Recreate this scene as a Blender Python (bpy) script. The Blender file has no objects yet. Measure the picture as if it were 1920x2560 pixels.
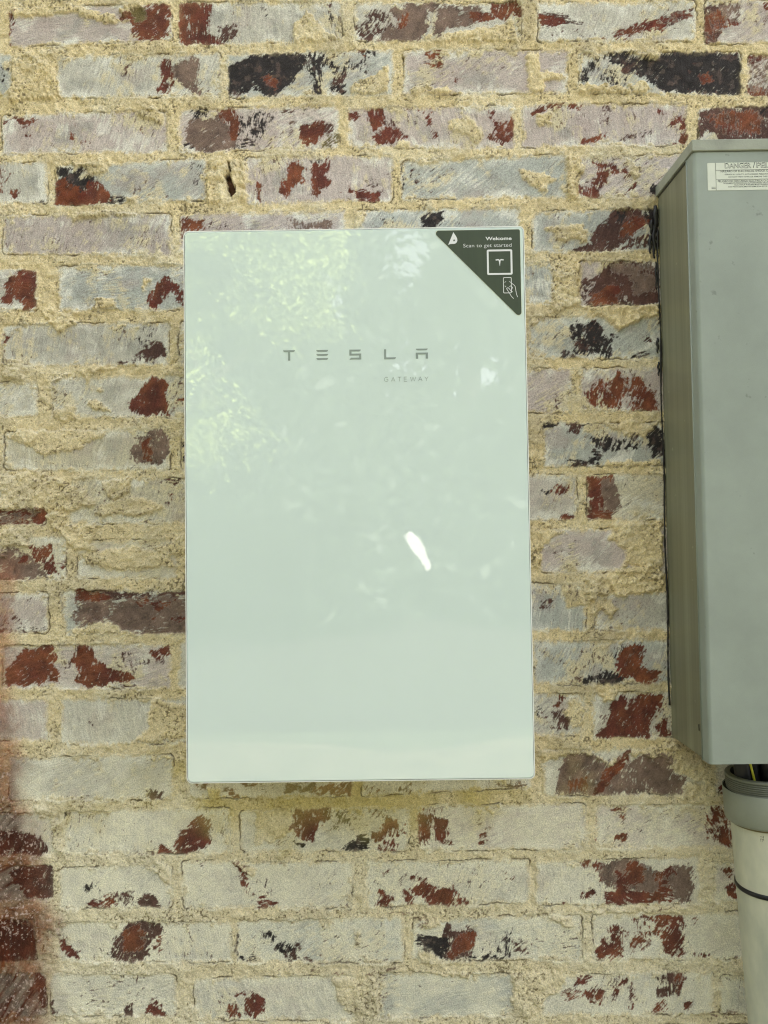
import bpy, math
import numpy as np
from mathutils import Vector, Matrix

# ------------------------------------------------------------------ camera, sky, sun, exposure
sc = bpy.context.scene
ZP = 1.35                                   # height of the enclosure's centre above the ground
SUN_EL, SUN_AZ = 52.0, 14.0
cam_d = bpy.data.cameras.new('camera')
cam = bpy.data.objects.new('camera', cam_d)
sc.collection.objects.link(cam)
rx, ry, rz = 0.03190322, 0.01418366, 0.00370131
fwd = (Matrix.Rotation(rz, 4, 'Z') @ Matrix.Rotation(rx, 4, 'X') @ Matrix.Rotation(ry, 4, 'Y') @ Matrix.Rotation(math.pi / 2, 4, 'X'))
cam.matrix_world = Matrix.Translation((0.03527198, -0.91555042, -0.04188005 + ZP)) @ fwd
cam_d.sensor_fit = 'VERTICAL'
cam_d.sensor_height = 36.0
cam_d.lens = 27.0
cam_d.clip_start = 0.01
cam_d.clip_end = 500.0
sc.camera = cam

world = bpy.data.worlds.new('World')
sc.world = world
world.use_nodes = True
wn = world.node_tree
for n in list(wn.nodes): wn.nodes.remove(n)
sky = wn.nodes.new('ShaderNodeTexSky')
sky.sky_type = 'NISHITA'
sky.sun_disc = False
sky.sun_elevation = math.radians(SUN_EL)
sky.sun_rotation = math.radians(SUN_AZ)
sky.air_density = 1.0
sky.dust_density = 3.0
sky.ozone_density = 1.0
bg = wn.nodes.new('ShaderNodeBackground')
bg.inputs['Strength'].default_value = 0.15
wo = wn.nodes.new('ShaderNodeOutputWorld')
bw = wn.nodes.new('ShaderNodeRGBToBW')        # a milky, thinly clouded sky: most of the blue is washed out
mixs = wn.nodes.new('ShaderNodeMix')
mixs.data_type = 'RGBA'
mixs.inputs[0].default_value = 0.88
wn.links.new(sky.outputs[0], bw.inputs[0])
wn.links.new(sky.outputs[0], mixs.inputs[6])
wn.links.new(bw.outputs[0], mixs.inputs[7])
wn.links.new(mixs.outputs[2], bg.inputs[0])
wn.links.new(bg.outputs[0], wo.inputs[0])

sun_d = bpy.data.lights.new('sun', 'SUN')
sun_d.energy = 5.0
sun_d.angle = math.radians(0.5)
sun_d.color = (1.0, 0.95, 0.86)
sun = bpy.data.objects.new('sun', sun_d)
sun.rotation_euler = (-math.radians(90 - SUN_EL), 0, -math.radians(SUN_AZ))
sun.location = (0, 6, 8)
sc.collection.objects.link(sun)

sc.view_settings.view_transform = 'Standard'
sc.view_settings.look = 'None'
sc.view_settings.exposure = 2.92
sc.view_settings.gamma = 1.0
sc.view_settings.use_curve_mapping = False

sc.render.engine = 'CYCLES'
sc.cycles.use_denoising = True
sc.cycles.denoising_input_passes = 'RGB_ALBEDO_NORMAL'
sc.cycles.denoising_prefilter = 'NONE'
sc.cycles.filter_width = 1.15
sc.cycles.max_bounces = 8
sc.cycles.diffuse_bounces = 4

C = sc.collection
# ------------------------------------------------------------------ helpers
def srgb(r, g, b):
    f = lambda c: (c / 255 / 12.92) if c <= 10.31 else ((c / 255 + 0.055) / 1.055) ** 2.4
    return (f(r), f(g), f(b))

def mat(name, col, rough=0.6, noise=0.0, scale=40.0, bump=0.0, bscale=300.0, metal=0.0, coat=0.0, ior=1.5, col2=None, stretch=(1, 1, 1), spec=0.5, specks=0):
    m = bpy.data.materials.new(name)
    m.use_nodes = True
    nt = m.node_tree
    b = nt.nodes['Principled BSDF']
    b.inputs['Base Color'].default_value = (*col, 1)
    b.inputs['Roughness'].default_value = rough
    b.inputs['Metallic'].default_value = metal
    b.inputs['Coat Weight'].default_value = coat
    b.inputs['IOR'].default_value = ior
    b.inputs['Specular IOR Level'].default_value = spec
    tc = nt.nodes.new('ShaderNodeTexCoord')
    mp = nt.nodes.new('ShaderNodeMapping')
    mp.inputs['Scale'].default_value = stretch
    nt.links.new(tc.outputs['Object'], mp.inputs[0])
    if noise > 0 or col2:
        n = nt.nodes.new('ShaderNodeTexNoise')
        n.inputs['Scale'].default_value = scale
        n.inputs['Detail'].default_value = 6
        n.inputs['Roughness'].default_value = 0.62
        nt.links.new(mp.outputs[0], n.inputs['Vector'])
        r = nt.nodes.new('ShaderNodeMapRange')
        r.inputs[1].default_value = 0.32
        r.inputs[2].default_value = 0.68
        nt.links.new(n.outputs['Fac'], r.inputs[0])
        mx = nt.nodes.new('ShaderNodeMix')
        mx.data_type = 'RGBA'
        c2 = col2 if col2 else tuple(c * (1 - noise) for c in col)
        mx.inputs[6].default_value = (*col, 1)
        mx.inputs[7].default_value = (*c2, 1)
        nt.links.new(r.outputs[0], mx.inputs[0])
        nt.links.new(mx.outputs[2], b.inputs['Base Color'])
    if specks:
        ns = nt.nodes.new('ShaderNodeTexNoise'); ns.inputs['Scale'].default_value = 75; ns.inputs['Detail'].default_value = 3
        nt.links.new(tc.outputs['Object'], ns.inputs['Vector'])
        rs = nt.nodes.new('ShaderNodeMapRange'); rs.inputs[1].default_value = 0.70; rs.inputs[2].default_value = 0.76; rs.inputs[4].default_value = 0.55
        nt.links.new(ns.outputs['Fac'], rs.inputs[0])
        ms = nt.nodes.new('ShaderNodeMix'); ms.data_type = 'RGBA'
        ms.inputs[7].default_value = (col[0]*specks, col[1]*specks, col[2]*specks, 1)
        nt.links.new(rs.outputs[0], ms.inputs[0]); nt.links.new(mx.outputs[2], ms.inputs[6]); nt.links.new(ms.outputs[2], b.inputs['Base Color'])
        rr_ = nt.nodes.new('ShaderNodeMapRange'); rr_.inputs[3].default_value = rough-0.12; rr_.inputs[4].default_value = rough+0.2
        nt.links.new(n.outputs['Fac'], rr_.inputs[0]); nt.links.new(rr_.outputs[0], b.inputs['Roughness'])
    if bump > 0:
        n2 = nt.nodes.new('ShaderNodeTexNoise')
        n2.inputs['Scale'].default_value = bscale
        n2.inputs['Detail'].default_value = 5
        nt.links.new(mp.outputs[0], n2.inputs['Vector'])
        bp = nt.nodes.new('ShaderNodeBump')
        bp.inputs['Strength'].default_value = 1.0
        bp.inputs['Distance'].default_value = bump
        nt.links.new(n2.outputs['Fac'], bp.inputs['Height'])
        nt.links.new(bp.outputs[0], b.inputs['Normal'])
    return m

def mesh_obj(name, verts, faces, m, parent=None, smooth=False):
    me = bpy.data.meshes.new(name)
    me.from_pydata([tuple(v) for v in verts], [], faces)
    me.update()
    if m: me.materials.append(m)
    if smooth:
        me.polygons.foreach_set('use_smooth', [True] * len(me.polygons))
    o = bpy.data.objects.new(name, me)
    C.objects.link(o)
    if parent: o.parent = parent
    return o

def np_mesh(name, V, F, m, parent=None, smooth=False, edge=4):
    me = bpy.data.meshes.new(name)
    me.vertices.add(len(V))
    me.vertices.foreach_set('co', np.ascontiguousarray(V, dtype=np.float32).ravel())
    me.loops.add(F.size)
    me.loops.foreach_set('vertex_index', np.ascontiguousarray(F, dtype=np.int32).ravel())
    me.polygons.add(len(F))
    me.polygons.foreach_set('loop_start', np.arange(0, F.size, edge, dtype=np.int32))
    me.polygons.foreach_set('loop_total', np.full(len(F), edge, dtype=np.int32))
    if smooth: me.polygons.foreach_set('use_smooth', np.ones(len(F), dtype=bool))
    me.update(calc_edges=True)
    me.validate()
    if m: me.materials.append(m)
    o = bpy.data.objects.new(name, me)
    C.objects.link(o)
    if parent: o.parent = parent
    return o

def empty(name, loc, label, cat, group=None):
    o = bpy.data.objects.new(name, None)
    o.location = loc
    o.empty_display_size = 0.05
    C.objects.link(o)
    o['label'] = label
    o['category'] = cat
    if group: o['group'] = group
    return o

class MB:
    """collects shapes, then links them as one mesh object"""
    def __init__(s): s.v = []; s.f = []
    def add(s, v, f):
        b = len(s.v)
        s.v += [tuple(p) for p in v]
        s.f += [tuple(b + i for i in q) for q in f]
        return s
    def box(s, x0, x1, y0, y1, z0, z1):
        v = [(x0,y0,z0),(x1,y0,z0),(x1,y1,z0),(x0,y1,z0),(x0,y0,z1),(x1,y0,z1),(x1,y1,z1),(x0,y1,z1)]
        return s.add(v, [(0,3,2,1),(4,5,6,7),(0,1,5,4),(1,2,6,5),(2,3,7,6),(3,0,4,7)])
    def prism(s, pts, y0, y1):
        """polygon in the x-z plane (counter-clockwise seen from the front), front at y0, back at y1"""
        n = len(pts)
        v = [(x, y0, z) for x, z in pts] + [(x, y1, z) for x, z in pts]
        f = [tuple(range(n)), tuple(range(2*n-1, n-1, -1))]
        for i in range(n):
            j = (i + 1) % n
            f.append((j, i, n + i, n + j))
        return s.add(v, f)
    def ring(s, outer, inner, y0, y1):
        n = len(outer)
        v = [(x,y0,z) for x,z in outer]+[(x,y0,z) for x,z in inner]+[(x,y1,z) for x,z in outer]+[(x,y1,z) for x,z in inner]
        f = []
        for i in range(n):
            j = (i+1) % n
            f += [(i,j,n+j,n+i),(2*n+j,2*n+i,3*n+i,3*n+j),(j,i,2*n+i,2*n+j),(n+i,n+j,3*n+j,3*n+i)]
        return s.add(v, f)
    def stroke(s, pts, w, y0, y1):
        """a flat line of width w along the points (x, z)"""
        P = [Vector(p) for p in pts]
        L = []; R = []
        for i, p in enumerate(P):
            a = P[max(i-1,0)]; b = P[min(i+1,len(P)-1)]
            if 0 < i < len(P)-1:
                d1 = (p-a).normalized(); d2 = (b-p).normalized()
                d = (d1+d2)
                d = d.normalized() if d.length > 1e-6 else d1
                k = 1/max(0.5, d.dot(d1))
            else:
                d = (b-a).normalized(); k = 1
            n = Vector((-d.y, d.x)) * w/2*k
            L.append(p+n); R.append(p-n)
        for i in range(len(P)-1):
            s.prism([tuple(R[i]), tuple(R[i+1]), tuple(L[i+1]), tuple(L[i])], y0, y1)
        return s
    def tube(s, path, rad, seg=16, caps=True):
        rings = []
        for i, p in enumerate(path):
            p = Vector(p); a = Vector(path[max(i-1,0)]); b = Vector(path[min(i+1,len(path)-1)])
            d = (b-a).normalized()
            u = d.cross(Vector((0,1,0)))
            if u.length < 1e-3: u = d.cross(Vector((1,0,0)))
            u.normalize(); w = d.cross(u)
            r = rad[i] if isinstance(rad, (list, tuple)) else rad
            rings.append([p + (u*math.cos(t)+w*math.sin(t))*r for t in [2*math.pi*k/seg for k in range(seg)]])
        v = [q for r in rings for q in r]; f = []
        for i in range(len(path)-1):
            for k in range(seg):
                j = (k+1) % seg
                f.append((i*seg+k, i*seg+j, (i+1)*seg+j, (i+1)*seg+k))
        if caps:
            f.append(tuple(range(seg-1,-1,-1)))
            f.append(tuple(range((len(path)-1)*seg, len(path)*seg)))
        return s.add(v, f)
    def lathe(s, prof, seg=64, T=None):
        """profile of (r, z) turned round the z axis, then moved by the matrix T"""
        v = []; f = []
        for r, z in prof:
            for k in range(seg):
                t = 2*math.pi*k/seg
                p = Vector((r*math.cos(t), r*math.sin(t), z))
                v.append(T @ p if T else p)
        for i in range(len(prof)-1):
            for k in range(seg):
                j = (k+1) % seg
                f.append((i*seg+k, i*seg+j, (i+1)*seg+j, (i+1)*seg+k))
        return s.add(v, f)
    def build(s, name, m, parent=None, smooth=False, bevel=0.0, angle=None):
        o = mesh_obj(name, s.v, s.f, m, parent, smooth)
        if bevel > 0:
            b = o.modifiers.new('bevel', 'BEVEL')
            b.width = bevel; b.segments = 3; b.limit_method = 'ANGLE'
            b.angle_limit = math.radians(40)
        return o

def rrect(x0, x1, z0, z1, r, n=8):
    pts = []
    for cx, cz, a0 in ((x1-r, z0+r, -90), (x1-r, z1-r, 0), (x0+r, z1-r, 90), (x0+r, z0+r, 180)):
        for k in range(n+1):
            a = math.radians(a0 + 90*k/n)
            pts.append((cx + r*math.cos(a), cz + r*math.sin(a)))
    return pts

def rpoly(pts, rs, n=8):
    """round the corners of a polygon given counter-clockwise"""
    out = []
    N = len(pts)
    for i in range(N):
        p = Vector(pts[i]); a = Vector(pts[i-1]); b = Vector(pts[(i+1) % N]); r = rs[i]
        d1 = (a-p).normalized(); d2 = (b-p).normalized()
        ang = math.acos(max(-1, min(1, d1.dot(d2))))
        t = r/math.tan(ang/2)
        c = p + (d1+d2).normalized()*(r/math.sin(ang/2))
        s0 = p+d1*t; s1 = p+d2*t
        a0 = math.atan2(s0.y-c.y, s0.x-c.x); a1 = math.atan2(s1.y-c.y, s1.x-c.x)
        da = (a1-a0+math.pi) % (2*math.pi) - math.pi
        for k in range(n+1):
            q = a0+da*k/n
            out.append((c.x+r*math.cos(q), c.y+r*math.sin(q)))
    return out

# ------------------------------------------------------------------ the brick wall
BRICKS = """0p -665,802 -394,799 -394,743 -665,747
0w -378,801 -143,799 -144,740 -378,743
0p -127,799 109,797 108,734 -128,739
0w 125,797 361,795 360,721 124,731
0w 377,795 615,793 613,723 375,725
1p -496,721 -263,726 -263,671 -496,667
1w -252,728 -19,723 -20,667 -252,665
1w 0,722 238,718 237,669 -1,666
1w 261,716 487,716 485,658 260,661
1p 500,716 732,716 730,653 499,654
2g -726,658 -492,655 -492,595 -726,599
2w -427,649 -194,653 -194,590 -427,590
2g -182,649 54,653 53,587 -182,587
2p 68,652 303,648 302,586 67,588
2g 319,642 549,642 547,579 318,585
2p 560,637 790,636 788,576 558,578
3p -506,567 -270,570 -270,510 -505,511
3p -251,571 -24,573 -25,511 -251,509
3p -11,567 224,570 223,506 -12,512
3p 237,569 470,569 469,509 236,508
3w 486,561 720,562 718,501 485,503
4w -676,498 -440,497 -440,438 -676,444
4g -429,491 -216,499 -216,439 -429,434
4p -159,500 51,499 50,434 -159,433
4g 64,491 298,496 297,435 63,436
4p 315,492 545,495 543,432 313,434
5p -503,421 -265,421 -265,361 -503,366
5p -253,419 -19,421 -20,360 -253,363
5g -4,421 228,422 227,359 -5,361
5g 248,415 477,417 475,356 246,356
6w -684,345 -456,344 -456,285 -684,287
6g -425,348 -195,347 -196,282 -425,285
6w -182,346 34,345 34,283 -182,285
6g 48,344 275,342 274,283 47,286
6p 313,342 540,341 539,278 312,280
7w -504,265 -268,265 -269,204 -504,209
7w -254,266 -21,264 -22,204 -254,205
7w -8,265 227,264 226,205 -9,206
7g 240,264 473,264 471,202 239,206
8w -679,190 -456,183 -456,134 -678,137
8w -434,188 -201,191 -201,129 -434,134
8w -188,191 50,190 49,131 -188,132
8p 67,192 298,191 297,128 66,131
8p 311,190 536,191 534,128 310,130
9y -501,113 -269,114 -269,56 -501,59
9w -251,114 -23,114 -24,55 -252,57
9w -10,115 239,113 238,53 -11,55
9g 257,113 482,112 480,53 255,52
10y -673,39 -443,39 -443,-18 -673,-15
10y -410,45 -193,43 -194,-20 -410,-18
10w -182,44 50,42 49,-20 -183,-18
10w 65,42 302,40 301,-22 64,-19
10y 317,40 547,38 545,-24 316,-22
11y -638,-37 -415,-36 -415,-95 -638,-93
11y -398,-41 -259,-42 -259,-96 -398,-95
11w -246,-39 -16,-40 -17,-96 -246,-95
11w -3,-38 230,-39 229,-97 -4,-96
11p 249,-37 478,-34 476,-98 248,-96
12p -642,-113 -439,-113 -440,-170 -642,-168
12g -419,-111 -188,-115 -188,-173 -419,-172
12w -175,-113 73,-112 72,-174 -175,-172
12g 88,-105 312,-113 310,-177 87,-174
12w 324,-126 548,-125 547,-178 323,-176
13p -503,-187 -269,-187 -269,-248 -503,-246
13w -256,-187 -16,-188 -17,-248 -257,-247
13w -3,-187 223,-189 221,-249 -4,-248
13g 237,-191 461,-190 459,-251 236,-250
14p -671,-260 -440,-262 -440,-319 -671,-318
14w -422,-262 -191,-263 -192,-325 -422,-324
14w -178,-262 60,-263 59,-323 -179,-322
14w 73,-262 305,-264 304,-321 72,-319
14w 317,-263 544,-264 542,-326 316,-325
15w -494,-341 -266,-340 -266,-402 -494,-399
15w -247,-341 -18,-342 -19,-401 -248,-400
15w -3,-342 230,-341 229,-392 -4,-401
15w 247,-340 469,-342 468,-403 246,-403
15p 487,-342 702,-342 700,-404 485,-403
16p -636,-418 -425,-419 -425,-475 -635,-473
16w -417,-416 -188,-414 -189,-476 -417,-474
16w -173,-419 60,-417 59,-477 -173,-475
16p 73,-415 304,-415 303,-478 72,-476
16p 319,-417 553,-418 551,-478 318,-476
17p -657,-488 -433,-490 -433,-538 -657,-536
17w -423,-494 -268,-490 -268,-550 -423,-548
17w -254,-486 -20,-491 -21,-553 -254,-550
17w 1,-490 225,-491 223,-549 0,-552
17w 233,-495 461,-489 459,-554 232,-552
17p 481,-498 686,-498 684,-554 479,-552
18p -656,-560 -457,-564 -457,-620 -656,-617
18w -425,-567 -187,-570 -187,-624 -425,-620
18g -181,-569 51,-567 50,-628 -181,-624
18g 64,-571 295,-567 294,-628 63,-626
18w 310,-566 535,-565 534,-628 309,-627
19p -656,-635 -443,-636 -443,-695 -656,-693
19w -436,-638 -264,-640 -264,-696 -436,-695
19w -239,-646 -18,-644 -18,-705 -239,-703
19g 14,-641 213,-646 212,-701 13,-702
19w 240,-648 473,-645 472,-702 239,-701
19g 484,-650 702,-651 700,-703 482,-702
20w -494,-714 -273,-714 -273,-770 -494,-770
20w -259,-716 -31,-715 -32,-771 -260,-770
20w -19,-715 210,-716 209,-771 -19,-771
20w 223,-716 451,-716 449,-772 221,-772
20w 463,-716 678,-719 677,-773 462,-772"""
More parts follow.
